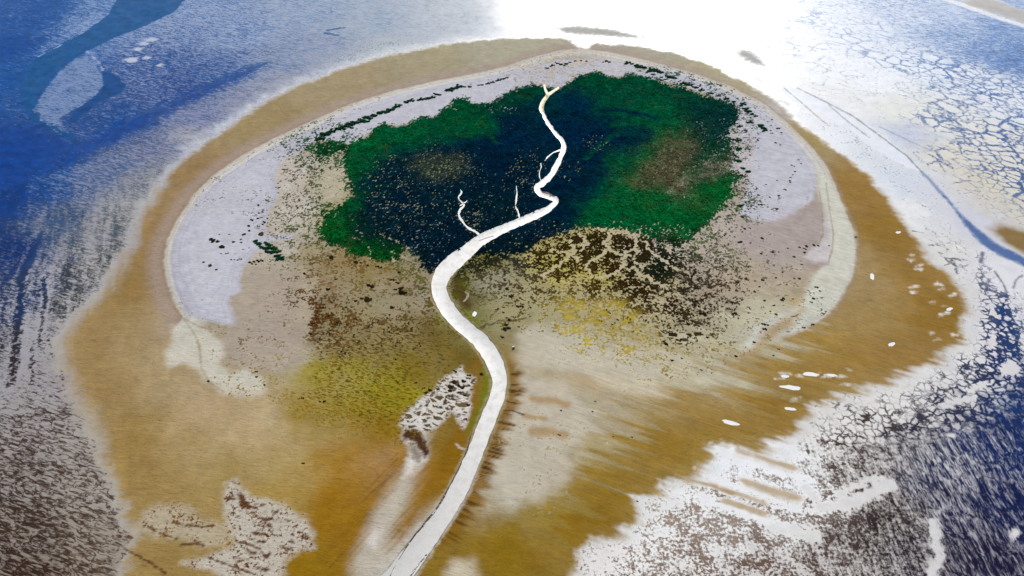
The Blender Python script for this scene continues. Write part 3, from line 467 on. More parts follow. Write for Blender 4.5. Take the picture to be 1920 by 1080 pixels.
STREAMS = [[(898,441,6),(890,435,5),(880,430,5),(868,418,4.5),(861,406,5),(862,396,4.5),(870,386,5),(864,379,3.5),(860,372,4),(865,363,3.5),(863,357,2.5)], [(974,412,4),(972,400,4),(967,388,3.6),(969,368,2.8),(968,350,2.2)], [(1053,282,3),(1038,287,2.8),(1027,296,2.6),(1022,303,2)], [(1014,342,3),(1011,330,2.6),(1014,318,2.4),(1014,308,1.8)], [(876,378,2),(868,384,2.5),(862,388,2)], [(1020,160,4),(1022,168,4),(1027,179,5)], [(1048,165,4),(1040,171,5),(1030,178,6),(1024,184,7)]]
dstr = np.full(SH, 60.0)
for ln in STREAMS:
    d, _, _ = linedist([(a, b) for a, b, _ in ln], 60); dstr = np.minimum(dstr, d)
silt = sstep(34, 4, dc - 15 + 7 * n_sml + 5 * n_mid) * (side < 0) * sstep(720, 640, Y); colA = mix(colA, alb((206, 198, 184)), silt * .8)
cwid = np.interp(sc, *(lambda c: (np.concatenate([[0], np.cumsum(np.hypot(*np.diff(PA([(a, b) for a, b, _ in c[::2]]), axis=0).T))]), np.array([w * px_size(a, b) * .5 for a, b, w in c[::2]])))(crk))
bk = sstep(9, 2, dc - cwid + 3.5 * n_sml + 2 * n_fin)
colA = mix(colA, alb((176, 160, 118)), bk * .8 * sstep(700, 820, Y)); colA = mix(colA, alb((205, 196, 178)), bk * .7 * sstep(820, 700, Y))
bk2 = sstep(3.2, 1.0, np.abs(dc - cwid - 1.5)) * sstep(.1, .4, n_mid + .2); colA = mix(colA, alb((110, 92, 56)), bk2 * .7)
bk = np.maximum(bk, 0)
# ---- plants speckled over the island ground
isl = sstep(-4, 4, disl + 4 * n_sml)
vb = Fv[..., 0] * isl * (1 - .8 * bk)
colB = colB * (1 - isl[..., None]) + Fv[..., 1:4] * isl[..., None]
bias = np.where(isl > .5, vb + .06 * n_mid * (vb > .05), bias)
W[..., 4] = W[..., 4] * (1 - isl) + Fv[..., 4] * isl; W[..., 5] = Fv[..., 5] * isl
soft = np.where(isl > .5, np.where(Fv[..., 5] > .5, .06, .15 + .06 * n_mid), soft)
colA = colA * (1 + isl * (.07 * n_sml + .06 * n_mid))[..., None]
for hm, c, bb in ((hard, (92, 76, 50), .42), (hard2, (92, 52, 20), .27), (hard3, (110, 70, 34), .26)):
    colB = mix(colB, alb(c), hm); bias = bias * (1 - hm) + bb * hm
    W[..., 8] = W[..., 8] * (1 - hm) + (.42 * hm if bb > .4 else 0); W[..., 4] = W[..., 4] * (1 - hm) + .35 * hm; W[..., 5] = W[..., 5] * (1 - hm) + .65 * hm
# ---- salt marsh
mpoly = [(597,268),(625,262),(655,272),(690,256),(700,242),(720,234),(745,237),(770,232),(790,220),(815,219),(830,206),(850,196),(848,188),(868,184),(890,195),(930,190),(945,175),(975,164),(1000,158),(1015,162),(1050,165),(1068,154),(1075,147),(1090,141),(1115,134),(1140,143),(1160,145),(1180,139),(1200,141),(1215,147),(1240,154),(1260,164),(1285,164),(1300,174),(1330,184),(1360,188),(1386,205),(1388,216),(1380,236),(1366,250),(1372,270),(1378,295),(1372,318),(1392,332),(1378,348),(1370,370),(1350,395),(1330,420),(1310,440),(1290,455),(1270,466),(1240,458),(1200,438),(1150,430),(1090,430),(1045,440),(1012,456),(985,478),(950,482),(900,480),(858,484),(838,500),(812,514),(792,502),(780,482),(765,466),(745,488),(720,491),(690,486),(660,480),(640,466),(612,462),(598,442),(600,415),(608,396),(640,384),(662,368),(655,348),(645,320),(640,300),(650,290),(630,285),(602,300),(590,290)]
dm = sdf(mpoly, 120)
mm = sstep(-7, 7, dm + 15 * n_sml + 14 * n_mid + 10 * n_sp + 8 * n_fin)
colB = colB * (1 - mm[..., None]) + Fm[..., 1:4] * (1 + .25 * n_mid[..., None]) * mm[..., None]
bias = bias * (1 - mm) + (Fm[..., 0] + .05 * n_mid) * mm
bias = bias - .25 * np.exp(-(dm / 7.0) ** 2) * (bias > .6)
W *= (1 - mm)[..., None]; W[..., 4] += mm
lz_ = sdf([(1560,740),(1700,720),(1790,640),(1830,560),(1836,470),(1880,500),(1920,640),(1900,760),(1800,800),(1680,820),(1560,830),(1520,790)], 120)
lz_ = sstep(-40, 30, lz_ + 14 * n_mid) * (1 - mring); W *= (1 - .85 * lz_)[..., None]; W[..., 8] = .9 * lz_
bias = np.where(lz_ > .5, np.minimum(bias, .62 + .25 * n_mid), bias)
tz = mask([(560,650),(640,600),(700,580),(800,590),(850,640),(860,690),(790,740),(740,800),(640,800),(540,770)], 40, 30, n_mid); W *= (1 - .8 * tz)[..., None]; W[..., 9] = .8 * tz
for pts, c, a, sf in (([(690,335),(740,295),(860,272),(930,240),(960,200),(1010,192),(1060,208),(1140,208),(1185,250),(1140,312),(1100,370),(1072,432),(1000,455),(900,484),(815,512),(780,472),(700,425),(668,380)], (4, 37, 58), .62, 30), ([(1300,188),(1386,204),(1386,238),(1352,272),(1312,262),(1288,222)], (7, 54, 56), .7, 22), ([(1080,430),(1110,385),(1170,335),(1212,280),(1240,236),(1262,246),(1215,300),(1180,345),(1200,360),(1300,352),(1372,335),(1375,350),(1335,410),(1290,450),(1180,425)], (4, 104, 48), .55, 18),
                      ([(1252,248),(1290,254),(1306,275),(1286,315),(1242,346),(1195,352),(1170,340),(1200,315),(1230,285)], (100, 96, 66), .75, 26), ([(1388,282),(1392,312),(1350,326),(1292,348),(1252,360),(1288,335),(1330,310)], (136, 126, 104), .75, 20), ([(690,330),(660,300),(700,262),(760,240),(900,222),(940,250),(850,268),(740,290)], (5, 100, 52), .5, 20), ([(760,300),(850,285),(880,305),(860,335),(790,340)], (84, 92, 62), .45, 22)):
    m = sstep(-sf, sf, sdf(pts, 150) + sf * 1.2 * n_mid + 14 * wa + 6 * n_sml) * a * mm * np.clip(.8 + .55 * gnoise((X - .35 * Y) / 34, (Y + .35 * X) / 12, 161) + .3 * n_sml, 0, 1.15); colB = mix(colB, alb(c), m)
for ln, wd, c in (([(1135,209),(1160,207),(1190,212),(1228,222)], 8, (3, 34, 66)), ([(1150,236),(1190,230),(1240,234)], 9, (3, 92, 58)), ([(905,240),(922,258),(932,268)], 5, (6, 84, 52)), ([(1095,300),(1130,270),(1165,245)], 7, (3, 76, 62))):
    d, _, _ = linedist(ln, 80); m = sstep(wd * 2, wd * .3, d + 6 * n_sml + 5 * n_mid) * mm * .8; colB = mix(colB, alb(c), m)
for pts, v in (([(1095,258),(1130,255),(1150,270),(1125,280),(1100,275)], -.26), ([(975,300),(995,305),(990,345),(972,340)], -.2), ([(850,410),(900,405),(920,425),(880,428)], -.25), ([(1040,448),(1060,425),(1150,418),(1250,428),(1310,425),(1290,460),(1200,445),(1100,440)], -.24), ([(700,345),(760,370),(840,450),(820,460),(740,420),(690,380)], -.14), ([(1040,300),(1090,310),(1080,340),(1050,340)], -.12), ([(1345,300),(1280,320),(1220,345),(1195,350),(1230,315),(1270,285),(1320,270)], -.1), ([(640,318),(600,320),(605,380),(640,378),(650,350)], -.3), ([(770,300),(880,290),(890,330),(800,350)], -.1)):
    bias = bias + v * mask(pts, 20, 20, n_mid)
for ln, wd in (([(668,432),(682,440),(676,450),(690,462),(697,475),(694,488)], 1.3), ([(655,440),(668,448),(682,452)], 1.2), ([(715,440),(735,450),(760,462),(776,470)], 3), ([(725,470),(745,478),(762,486)], 1.4), ([(735,482),(738,492),(745,488)], 1.3), ([(805,248),(860,248),(930,270)], .2), ([(835,200),(860,208)], .8), ([(1340,500),(1300,470)], .1)):
    d, _, _ = linedist(ln, 30); m = sstep(wd * 2.2, wd * .5, d + 2 * n_fin) * (wd > .5); bias = bias * (1 - m); colA = mix(colA, alb((196, 180, 158)), m)
# pale creeklets in the hummock field
for ln in ([(1070,452),(1075,470),(1060,490),(1030,510),(1010,520)], [(1140,440),(1138,465),(1120,485),(1100,500),(1110,520)], [(1190,440),(1190,465),(1170,480),(1168,500),(1150,515),(1120,520)], [(1130,455),(1150,475),(1180,480)], [(1170,500),(1200,512),(1230,530),(1250,540)], [(1210,450),(1215,470),(1240,490),(1270,505)], [(1085,440),(1100,455),(1090,470)], [(1195,470),(1190,490),(1210,500)], [(1030,470),(1060,475),(1090,490)], [(1240,440),(1250,460),(1255,470)], [(1100,425),(1130,430),(1160,440)], [(1170,440),(1210,425),(1235,420)]):
    j = spline(ln, 5); j = j + rng.normal(0, 2.2, j.shape)
    d, _, _ = linedist(list(map(tuple, j)), 30); m = sstep(4.2, 1.2, d + 3 * n_fin + 2.5 * n_sml); bias = bias * (1 - m); colA = mix(colA, alb((196, 182, 148)), m)
W[..., 6] = mring * (1 - mm)
bias = np.where(mm > .5, np.where(bias > .9, bias + .09, bias * .55 + .45 + .05 * n_mid), bias)
bare = (u_fin > bias) & (mm > .5); colA = mix(colA, alb((112, 116, 96)), .5 * bare * (Fm[..., 2] < .06)); bias = np.where(mm > .5, np.where(bare, 0.0, 1.1), bias)
bias = np.clip(bias, 0, 1.25)

# creek bed carve and gentle relief
Z = 1.6 * sstep(-10, 40, disl) * upper + .5 * sstep(-20, 60, dring)
Z = Z + .35 * n_mid * isl
cw = np.interp(sc, *(lambda c: (np.concatenate([[0], np.cumsum(np.hypot(*np.diff(PA([(a, b) for a, b, _ in c[::2]]), axis=0).T))]), np.array([w * px_size(a, b) * .5 for a, b, w in c[::2]])))(crk))
Z = Z - 1.2 * sstep(cw + 6, cw * .7, dc)
print('fields done', NX, NY)

# ================================================================== ground meshes
def grid_object(name, sel, kindmat):
    """one piece of the ground: the grid faces in sel"""
    idx = np.arange(NX * NY).reshape(SH)
    q = np.stack([idx[:-1, :-1], idx[:-1, 1:], idx[1:, 1:], idx[1:, :-1]], -1)[sel]
    used, inv = np.unique(q, return_inverse=True); q = inv.reshape(q.shape)
    me = bpy.data.meshes.new(name); nv = len(used); nf = len(q)
    co = np.stack([X.ravel()[used], Y.ravel()[used], Z.ravel()[used]], -1).astype(np.float32)
    me.vertices.add(nv); me.vertices.foreach_set('co', co.ravel())
    me.loops.add(nf * 4); me.loops.foreach_set('vertex_index', q.ravel().astype(np.int32))
    me.polygons.add(nf); me.polygons.foreach_set('loop_start', np.arange(0, nf * 4, 4, dtype=np.int32))
    me.polygons.foreach_set('use_smooth', np.ones(nf, bool))
    me.update(calc_edges=True)
    one = np.ones((nv, 1))
    def attr(nm, arr):
        a = me.attributes.new(nm, 'FLOAT_COLOR', 'POINT'); a.data.foreach_set('color', arr.astype(np.float32).ravel())
    f = lambda A: A.reshape(NX * NY, -1)[used]
    attr('pale', np.hstack([np.clip(f(colA), 0, .9), one])); attr('dark', np.hstack([np.clip(f(colB), 0, .9), one]))
    attr('cover', np.hstack([f(bias), f(soft), f(wet), one]))
    attr('pattern_one', f(W[..., 0:4])); attr('pattern_two', f(W[..., 4:8])); attr('pattern_three', f(W[..., 8:12]))
    me.materials.append(kindmat)
    o = bpy.data.objects.new(name, me); COL.objects.link(o); o['kind'] = 'structure'
    return o

# ------------------------------------------------------------------ node helper
def nt(mat):
    mat.use_nodes = True; t = mat.node_tree; t.nodes.clear(); return t
class G:
    def __init__(s, t): s.t = t
    def n(s, typ, **kw):
        nd = s.t.nodes.new(typ)
        for k, v in kw.items(): setattr(nd, k, v)
        return nd
    def link(s, a, b): s.t.links.new(a, b)
    def val(s, nd, i, v):
        if isinstance(v, bpy.types.NodeSocket): s.link(v, nd.inputs[i])
        else: nd.inputs[i].default_value = v
    def m(s, op, a, b=0.0, c=0.0, clamp=False):
        nd = s.n('ShaderNodeMath', operation=op, use_clamp=clamp)
        for i, v in enumerate((a, b, c)): s.val(nd, i, v)
        return nd.outputs[0]
    def rng(s, v, a, b, c=0.0, d=1.0, smooth=False):
        nd = s.n('ShaderNodeMapRange'); nd.interpolation_type = 'SMOOTHSTEP' if smooth else 'LINEAR'
        for i, q in enumerate((v, a, b, c, d)): s.val(nd, i, q)
        return nd.outputs[0]
    def mixc(s, f, a, b, mode='MIX'):
        nd = s.n('ShaderNodeMix', data_type='RGBA', blend_type=mode)
        s.val(nd, 0, f); s.val(nd, 6, a); s.val(nd, 7, b); return nd.outputs[2]
    def noise(s, vec, scale, detail=2.0, rough=.55, dist=0.0):
        nd = s.n('ShaderNodeTexNoise'); s.link(vec, nd.inputs['Vector'])
        for k, v in (('Scale', scale), ('Detail', detail), ('Roughness', rough), ('Distortion', dist)): s.val(nd, k, v)
        return nd.outputs['Fac']
    def mapping(s, vec, rot, sx, sy):
        a = s.n('ShaderNodeMapping', vector_type='TEXTURE'); s.link(vec, a.inputs[0]); a.inputs['Rotation'].default_value = (0, 0, rot)
        b = s.n('ShaderNodeVectorMath', operation='MULTIPLY'); s.link(a.outputs[0], b.inputs[0]); b.inputs[1].default_value = (1 / sx, 1 / sy, 1)
        return b.outputs[0]

def dirang(a, b):
    p, q = P(*a), P(*b); return math.atan2(q[1] - p[1], q[0] - p[0])

def ground_material(mname, use):
    mat = bpy.data.materials.new(mname); g = G(nt(mat))
    pos = g.n('ShaderNodeNewGeometry').outputs['Position']
    at = {}
    for nm in ('pale', 'dark', 'cover', 'pattern_one', 'pattern_two', 'pattern_three'):
        at[nm] = g.n('ShaderNodeAttribute', attribute_name=nm)
    def sep(nd):
        q = g.n('ShaderNodeSeparateColor'); g.link(nd.outputs['Color'], q.inputs[0]); return q.outputs
    cov = sep(at['cover']); p1 = sep(at['pattern_one']); p2 = sep(at['pattern_two']); p3 = sep(at['pattern_three'])
    crackw = at['pattern_one'].outputs['Alpha']
    # gentle wandering of the coordinates
    wn = g.n('ShaderNodeTexNoise'); g.link(pos, wn.inputs['Vector']); wn.inputs['Scale'].default_value = 1 / 70; wn.inputs['Detail'].default_value = 3
    sub = g.n('ShaderNodeVectorMath', operation='SUBTRACT'); g.link(wn.outputs['Color'], sub.inputs[0]); sub.inputs[1].default_value = (.5, .5, .5)
    sc_ = g.n('ShaderNodeVectorMath', operation='SCALE'); g.link(sub.outputs[0], sc_.inputs[0]); sc_.inputs['Scale'].default_value = 34
    ad = g.n('ShaderNodeVectorMath', operation='ADD'); g.link(pos, ad.inputs[0]); g.link(sc_.outputs[0], ad.inputs[1]); wp = ad.outputs[0]
    sq = g.n('ShaderNodeVectorMath', operation='SCALE'); g.link(sub.outputs[0], sq.inputs[0]); sq.inputs['Scale'].default_value = 10
    aq = g.n('ShaderNodeVectorMath', operation='ADD'); g.link(pos, aq.inputs[0]); g.link(sq.outputs[0], aq.inputs[1]); wq = aq.outputs[0]
    # ticks: short ripple crests of the left flats
    rt = dirang((150, 700), (250, 730))
    t1 = g.noise(g.mapping(wq, rt, 30, 5.5), 1, 5, .7)
    t2 = g.noise(g.mapping(wq, rt, 13, 3.0), 1, 3, .65)
    rg = g.noise(g.mapping(wq, rt, 46, 9), 1, 3, .6)
    ridge = g.rng(g.m('ABSOLUTE', g.m('SUBTRACT', rg, .5)), 0, .10, 1, 0)
    ticks = g.m('ADD', g.m('MULTIPLY', g.rng(g.m('ADD', g.m('MULTIPLY', t1, .6), g.m('MULTIPLY', t2, .4)), .34, .66), .66), g.m('MULTIPLY', ridge, .36))
    # drips: long runnels leaving the bank
    rd = dirang((75, 470), (40, 660))
    d1 = g.noise(g.mapping(wq, rd, 130, 9), 1, 3, .6)
    drips = g.rng(g.m('ADD', g.m('MULTIPLY', d1, .65), g.m('MULTIPLY', t2, .35)), .34, .66)
    # streaks: flood marks of the lower right
    rs = dirang((1720, 850), (1800, 1010))
    s1 = g.noise(g.mapping(wq, rs, 60, 9), 1, 5, .68); s2 = g.noise(g.mapping(wq, rs, 16, 3.2), 1, 3, .65)
    streaks = g.rng(g.m('ADD', g.m('MULTIPLY', s1, .6), g.m('MULTIPLY', s2, .4)), .34, .66)
    lw = g.n('ShaderNodeTexNoise'); g.link(pos, lw.inputs['Vector']); lw.inputs['Scale'].default_value = 1 / 9; lw.inputs['Detail'].default_value = 3
    lx = g.n('ShaderNodeVectorMath', operation='SUBTRACT'); g.link(lw.outputs['Color'], lx.inputs[0]); lx.inputs[1].default_value = (.5, .5, .5)
    ly = g.n('ShaderNodeVectorMath', operation='SCALE'); g.link(lx.outputs[0], ly.inputs[0]); ly.inputs['Scale'].default_value = 14
    lz = g.n('ShaderNodeVectorMath', operation='ADD'); g.link(wq, lz.inputs[0]); g.link(ly.outputs[0], lz.inputs[1]); lzc = lz.outputs[0]
    # cracks: runnels meeting in polygons
    def voro(vec, scale, rnd=1.0):
        v = g.n('ShaderNodeTexVoronoi', feature='DISTANCE_TO_EDGE'); g.link(vec, v.inputs['Vector']); v.inputs['Scale'].default_value = scale; v.inputs['Randomness'].default_value = rnd
        return v.outputs['Distance']
    nn = g.noise(pos, 1 / 9, 2)
    c1 = voro(g.mapping(wp, dirang((1700, 200), (1850, 240)), 1.25, .9), 1 / 21) if 'cracks' in use else cov[0]
    c2 = voro(g.mapping(lzc, dirang((1700, 200), (1850, 240)), 1.25, .9), 1 / 40) if 'cracks' in use else cov[0]
    cn = g.noise(pos, 1 / 110, 2)
    cr1 = g.rng(c1, 0, .24, 1, 0)
    cr = g.m('ADD', g.m('MULTIPLY', cr1, g.rng(cn, .56, .46)), g.m('MULTIPLY', g.rng(c2, 0, .17, 1, 0), g.rng(cn, .46, .56)))
    cracks = g.m('ADD', g.m('MULTIPLY', cr, g.rng(cn, .36, .6, .6, .92)), g.m('MULTIPLY', g.rng(nn, .3, .7), .34))
    # specks: small tussocks and pools
    k1 = g.noise(pos, 1 / 5.5, 3, .65); k2 = g.noise(pos, 1 / 26, 2, .5)
    specks = g.rng(g.m('ADD', g.m('MULTIPLY', k1, .62), g.m('MULTIPLY', k2, .38)), .37, .63)
    # mosaic: hummocks parted by pale creeklets
    mv = g.mapping(wp, dirang((1050, 520), (1200, 545)), 1.4, .85)
    m1 = voro(mv, 1 / 16) if 'mosaic' in use else cov[0]; mn = g.noise(g.mapping(wq, dirang((1050, 520), (1200, 545)), 17, 11), 1, 1, .5, .3)
    mos = g.m('ADD', g.m('MULTIPLY', g.rng(m1, .0, .2), .62), g.m('MULTIPLY', g.rng(mn, .34, .66), .40))
    # lace: fine crooked runnels; little ticks: wind-combed tussocks
    l1 = g.rng(voro(lz.outputs[0], 1 / 15) if 'lace' in use else cov[0], 0, .22, 1, 0)
    lace_p = g.m('ADD', g.m('MULTIPLY', l1, .62), g.m('MULTIPLY', g.rng(k2, .34, .66), .45))
    lt = g.noise(g.mapping(wq, rt, 9, 3.4), 1, 3, .62); ltick = g.rng(lt, .36, .64)
    pat = specks
    for nm, w, p in (('ticks', p1[0], ticks), ('drips', p1[1], drips), ('streaks', p1[2], streaks), ('cracks', crackw, cracks), ('mosaic', p2[1], mos), ('lace', p3[0], lace_p), ('bits', p3[1], ltick)):
        if nm in use: pat = g.m('MULTIPLY_ADD', w, g.m('SUBTRACT', p, pat), pat)
    v = g.m('ADD', pat, g.m('SUBTRACT', cov[0], .5))
    lo = g.m('SUBTRACT', .5, cov[1]); hi = g.m('ADD', .5, cov[1])
    mk = g.rng(v, lo, hi, 0, 1, True)
    mk = g.m('MULTIPLY', mk, g.rng(cov[0], .0, .06))
    dv = g.rng(k2, .35, .65, .9, 1.12) if 'ticks' in use else g.rng(k2, .35, .65, .65, 1.4); dcx = g.n('ShaderNodeCombineColor'); [g.link(dv, dcx.inputs[i]) for i in range(3)]
    dk = g.mixc(1.0, at['dark'].outputs['Color'], dcx.outputs[0], 'MULTIPLY')
    col = g.mixc(mk, at['pale'].outputs['Color'], dk)
    # grain of the sand and mud
    f1 = g.noise(pos, 1 / 2.2, 2, .65)
    rr = dirang((150, 640), (260, 655))
    f2 = g.noise(g.mapping(wq, rr, 20, 2.8), 1, 4, .66)
    rr2 = dirang((1250, 800), (1400, 850)); f3 = g.noise(g.mapping(wq, rr2, 90, 4.5), 1, 5, .68)
    sx = g.n('ShaderNodeSeparateXYZ'); g.link(pos, sx.inputs[0])
    lr = g.rng(sx.outputs[0], -60, 160)
    fr_ = g.m('ADD', g.m('MULTIPLY', f2, g.m('SUBTRACT', 1, lr)), g.m('MULTIPLY', f3, lr))
    amp = g.m('MULTIPLY', p2[2], .8)
    ds_ = g.noise(g.mapping(wq, rr, 11, 1.9), 1, 2, .6) if 'ticks' in use else f1
    mul = g.m('ADD', g.m('SUBTRACT', 1, g.m('MULTIPLY', p2[2], g.rng(ds_, .56, .72, 0, .26))), g.m('ADD', g.m('MULTIPLY', g.m('SUBTRACT', fr_, .5), amp), g.m('ADD', g.m('MULTIPLY', g.m('SUBTRACT', f1, .5), .42), g.m('MULTIPLY', g.m('SUBTRACT', k2, .5), .30))))
    gm = g.n('ShaderNodeCombineColor'); [g.link(mul, gm.inputs[i]) for i in range(3)]
    col = g.mixc(1.0, col, gm.outputs[0], 'MULTIPLY')
    b = g.n('ShaderNodeBsdfPrincipled'); g.link(col, b.inputs['Base Color'])
    wetn = g.rng(g.noise(g.mapping(wq, rt, 150, 28), 1, 4, .65), .36, .64, .35, 1.15)
    g.link(g.m('MULTIPLY', g.m('MULTIPLY', cov[2], g.m('MULTIPLY', wetn, .36)), g.m('SUBTRACT', 1, g.m('MULTIPLY', mk, .55))), b.inputs['Specular IOR Level'])
    rough = g.m('SUBTRACT', g.m('SUBTRACT', .85, g.m('MULTIPLY', cov[2], .62)), g.m('MULTIPLY', g.m('MULTIPLY', mk, cov[2]), .02))
    g.link(rough, b.inputs['Roughness'])
    bp = g.n('ShaderNodeBump'); bp.inputs['Strength'].default_value = .35; bp.inputs['Distance'].default_value = .8
    hgt = g.m('ADD', g.m('MULTIPLY', f1, .7), g.m('ADD', g.m('MULTIPLY', g.m('MULTIPLY', fr_, p2[2]), .8), g.m('MULTIPLY', g.m('MULTIPLY', mk, -.25), g.m('SUBTRACT', 1, p2[2]))))
    g.link(hgt, bp.inputs['Height']); g.link(bp.outputs[0], b.inputs['Normal'])
    o = g.n('ShaderNodeOutputMaterial'); g.link(b.outputs[0], o.inputs[0])
    return mat

GM = ground_material('tidal_flat_ground', ('ticks', 'drips', 'streaks', 'cracks', 'specks', 'lace'))
GS = ground_material('sandbank_ground', ('specks', 'streaks', 'ticks', 'lace'))
GI = ground_material('mudflat_ground', ('specks', 'mosaic', 'lace', 'bits'))
GB = ground_material('beach_ground', ('specks',))
cen = lambda A: .25 * (A[:-1, :-1] + A[1:, :-1] + A[:-1, 1:] + A[1:, 1:])
cdr, cdi, cdm = cen(dring), cen(disl), cen(dm)
cbl = cen(upsample(Fo[..., 0][np.ix_(IY8, IX8)], IX8, IY8))
ins_m = cdm > 0
ins_b = ~ins_m & (cdi > 0) & (cen(Y) > 1075)
ins_i = ~ins_m & ~ins_b & (cdi > 0)
ins_s = ~ins_m & ~ins_b & ~ins_i & (cdr > 0)
rest = ~(ins_m | ins_b | ins_i | ins_s)
dch = np.maximum(sdf(chan, 60), sdf([(-200,215),(30,235),(60,236),(120,262),(150,270),(230,228),(330,184),(400,152),(490,118),(500,122),(420,165),(330,205),(240,255),(150,300),(60,335),(-200,420)], 60))
isea = rest & ((cbl > .66) | (cen(dch) > 0))
grid_object('marsh_ground', ins_m, GB)
grid_object('beach', ins_b, GB)
grid_object('mudflat', ins_i, GI)
grid_object('sandbank', ins_s, GS)
grid_object('sea', isea, GM)
grid_object('tidal_flat', rest & ~isea, GM)

# ------------------------------------------------------------------ wide sea sheet to the horizon
def mesh_obj(name, verts, faces, mat, smooth=False):
    me = bpy.data.meshes.new(name); me.from_pydata(verts, [], faces); me.update()
    if smooth: me.polygons.foreach_set('use_smooth', np.ones(len(me.polygons), bool))
    me.materials.append(mat); o = bpy.data.objects.new(name, me); COL.objects.link(o); return o

def simple_mat(name, c, rough=.6, spec=.3, noise=None, bump=0.0):
    mat = bpy.data.materials.new(name); g = G(nt(mat)); b = g.n('ShaderNodeBsdfPrincipled')
    pos = g.n('ShaderNodeNewGeometry').outputs['Position']
    if noise:
        c2, sc_, lo, hi = noise
        f = g.rng(g.noise(pos, 1 / sc_, 3, .6), lo, hi)
        g.link(g.mixc(f, (*c, 1), (*c2, 1)), b.inputs['Base Color'])
    else: b.inputs['Base Color'].default_value = (*c, 1)
    b.inputs['Roughness'].default_value = rough; b.inputs['Specular IOR Level'].default_value = spec
    if bump:
        bp = g.n('ShaderNodeBump'); bp.inputs['Distance'].default_value = bump; bp.inputs['Strength'].default_value = .5
        g.link(g.noise(pos, 1 / 5, 3), bp.inputs['Height']); g.link(bp.outputs[0], b.inputs['Normal'])
    o = g.n('ShaderNodeOutputMaterial'); g.link(b.outputs[0], o.inputs[0]); return mat

SEA = simple_mat('open_sea', alb((60, 105, 165)), .28, .5, (alb((150, 165, 195)), 220, .4, .62), .6)
R = 60000
o = mesh_obj('open_sea', [(-R, -R, -3), (R, -R, -3), (R, R, -3), (-R, R, -3)], [(0, 1, 2, 3)], SEA); o['kind'] = 'structure'

# ------------------------------------------------------------------ creek and streams
def water_mat():  # near-white base carries the creek's sun and sky reflection, greyer silt low down
    mat = bpy.data.materials.new('silty_sheen_water'); g = G(nt(mat)); b = g.n('ShaderNodeBsdfPrincipled')
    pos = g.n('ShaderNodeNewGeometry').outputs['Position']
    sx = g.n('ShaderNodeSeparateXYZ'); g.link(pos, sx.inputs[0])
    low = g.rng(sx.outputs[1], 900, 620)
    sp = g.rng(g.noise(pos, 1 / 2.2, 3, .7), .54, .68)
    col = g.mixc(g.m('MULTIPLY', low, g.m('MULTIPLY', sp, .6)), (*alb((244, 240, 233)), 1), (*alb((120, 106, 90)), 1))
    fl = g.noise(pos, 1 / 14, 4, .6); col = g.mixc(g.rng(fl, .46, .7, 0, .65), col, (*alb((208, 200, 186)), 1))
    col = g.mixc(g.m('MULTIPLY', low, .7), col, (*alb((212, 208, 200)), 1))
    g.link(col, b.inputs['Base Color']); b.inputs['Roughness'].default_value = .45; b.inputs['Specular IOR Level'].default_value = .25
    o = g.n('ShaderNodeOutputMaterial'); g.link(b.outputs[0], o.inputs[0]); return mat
WAT = water_mat()

def ribbon(name, rows, z, mat, n=6, jag=0.0):
    c = spline(rows, n); v = []; f = []
    ja = np.convolve(rng.normal(0, 1, len(c) + 4), [.25, .5, .5, .5, .25], 'valid') * jag; jb = np.convolve(rng.normal(0, 1, len(c) + 4), [.25, .5, .5, .5, .25], 'valid') * jag
    for i in range(len(c)):
        a = c[max(i - 1, 0)]; b = c[min(i + 1, len(c) - 1)]
        tx, ty = b[0] - a[0], b[1] - a[1]; L = math.hypot(tx, ty) + 1e-9
        nx, ny = -ty / L, tx / L
        w1 = c[i][2] * .5 + ja[i]; w2 = c[i][2] * .5 + jb[i]
        for k in (-1, -.5, 0, .5, 1):
            ww = w1 if k < 0 else w2
            x, y = P(c[i][0] + nx * ww * k, c[i][1] + ny * ww * k); v.append((x, y, z))
    for i in range(len(c) - 1):
        for k in range(4):
            q = i * 5 + k; f.append((q, q + 1, q + 6, q + 5))
    o = mesh_obj(name, v, f, mat, True); o['kind'] = 'structure'
    me = o.data
    if me.polygons[0].normal.z < 0: me.flip_normals()
    return o

zc = 1.7
# the water surface lies in its bed just above the ground sheet
def drape(o, lift):
    from math import floor
    me = o.data
    for v in me.vertices:
        i = min(max(int(np.searchsorted(xs, v.co.x)), 1), NX - 1); j = min(max(int(np.searchsorted(ys, v.co.y)), 1), NY - 1)
        v.co.z = max(Z[j, i], Z[j - 1, i], Z[j, i - 1], Z[j - 1, i - 1]) + lift
SILT = simple_mat('silt_sand', alb((196, 178, 120)), .5, .3, (alb((150, 140, 60)), 8, .4, .6))
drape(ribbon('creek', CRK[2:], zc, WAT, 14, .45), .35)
drape(ribbon('creek', [(1020,160,4),(1022,168,4),(1027,179,5)], zc, SILT, 5, .3), .45)
drape(ribbon('creek', [(1048,165,4),(1040,171,5),(1030,178,6),(1024,184,7),(1018,194,8),(1015,204,9),(1017,212,8)], zc, SILT, 5, .3), .5)
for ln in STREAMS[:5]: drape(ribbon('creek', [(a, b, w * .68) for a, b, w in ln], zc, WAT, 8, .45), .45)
MUD = simple_mat('mud_bank', alb((60, 44, 30)), .7, .2, (alb((120, 100, 84)), 5, .4, .6))
drape(ribbon('mud_edge', [(886,806,1.4),(876,840,1.6),(862,875,1.6),(846,905,2),(828,940,2),(808,968,2.6),(786,995,2),(764,1025,2.2),(744,1054,2.6),(728,1085,3)], zc, MUD, 6, .7), .55)
drape(ribbon('mud_edge', [(800,1040,1),(784,1060,1.8),(768,1082,2.2),(752,1105,2.4)], zc, MUD, 6, .6), .55)
drape(ribbon('mud_bar', [(1016,361,1.2),(1028,364,2.2),(1038,369,1.4)], zc, simple_mat('red_mud', alb((120, 84, 84)), .7, .2), 5, .2), .6)
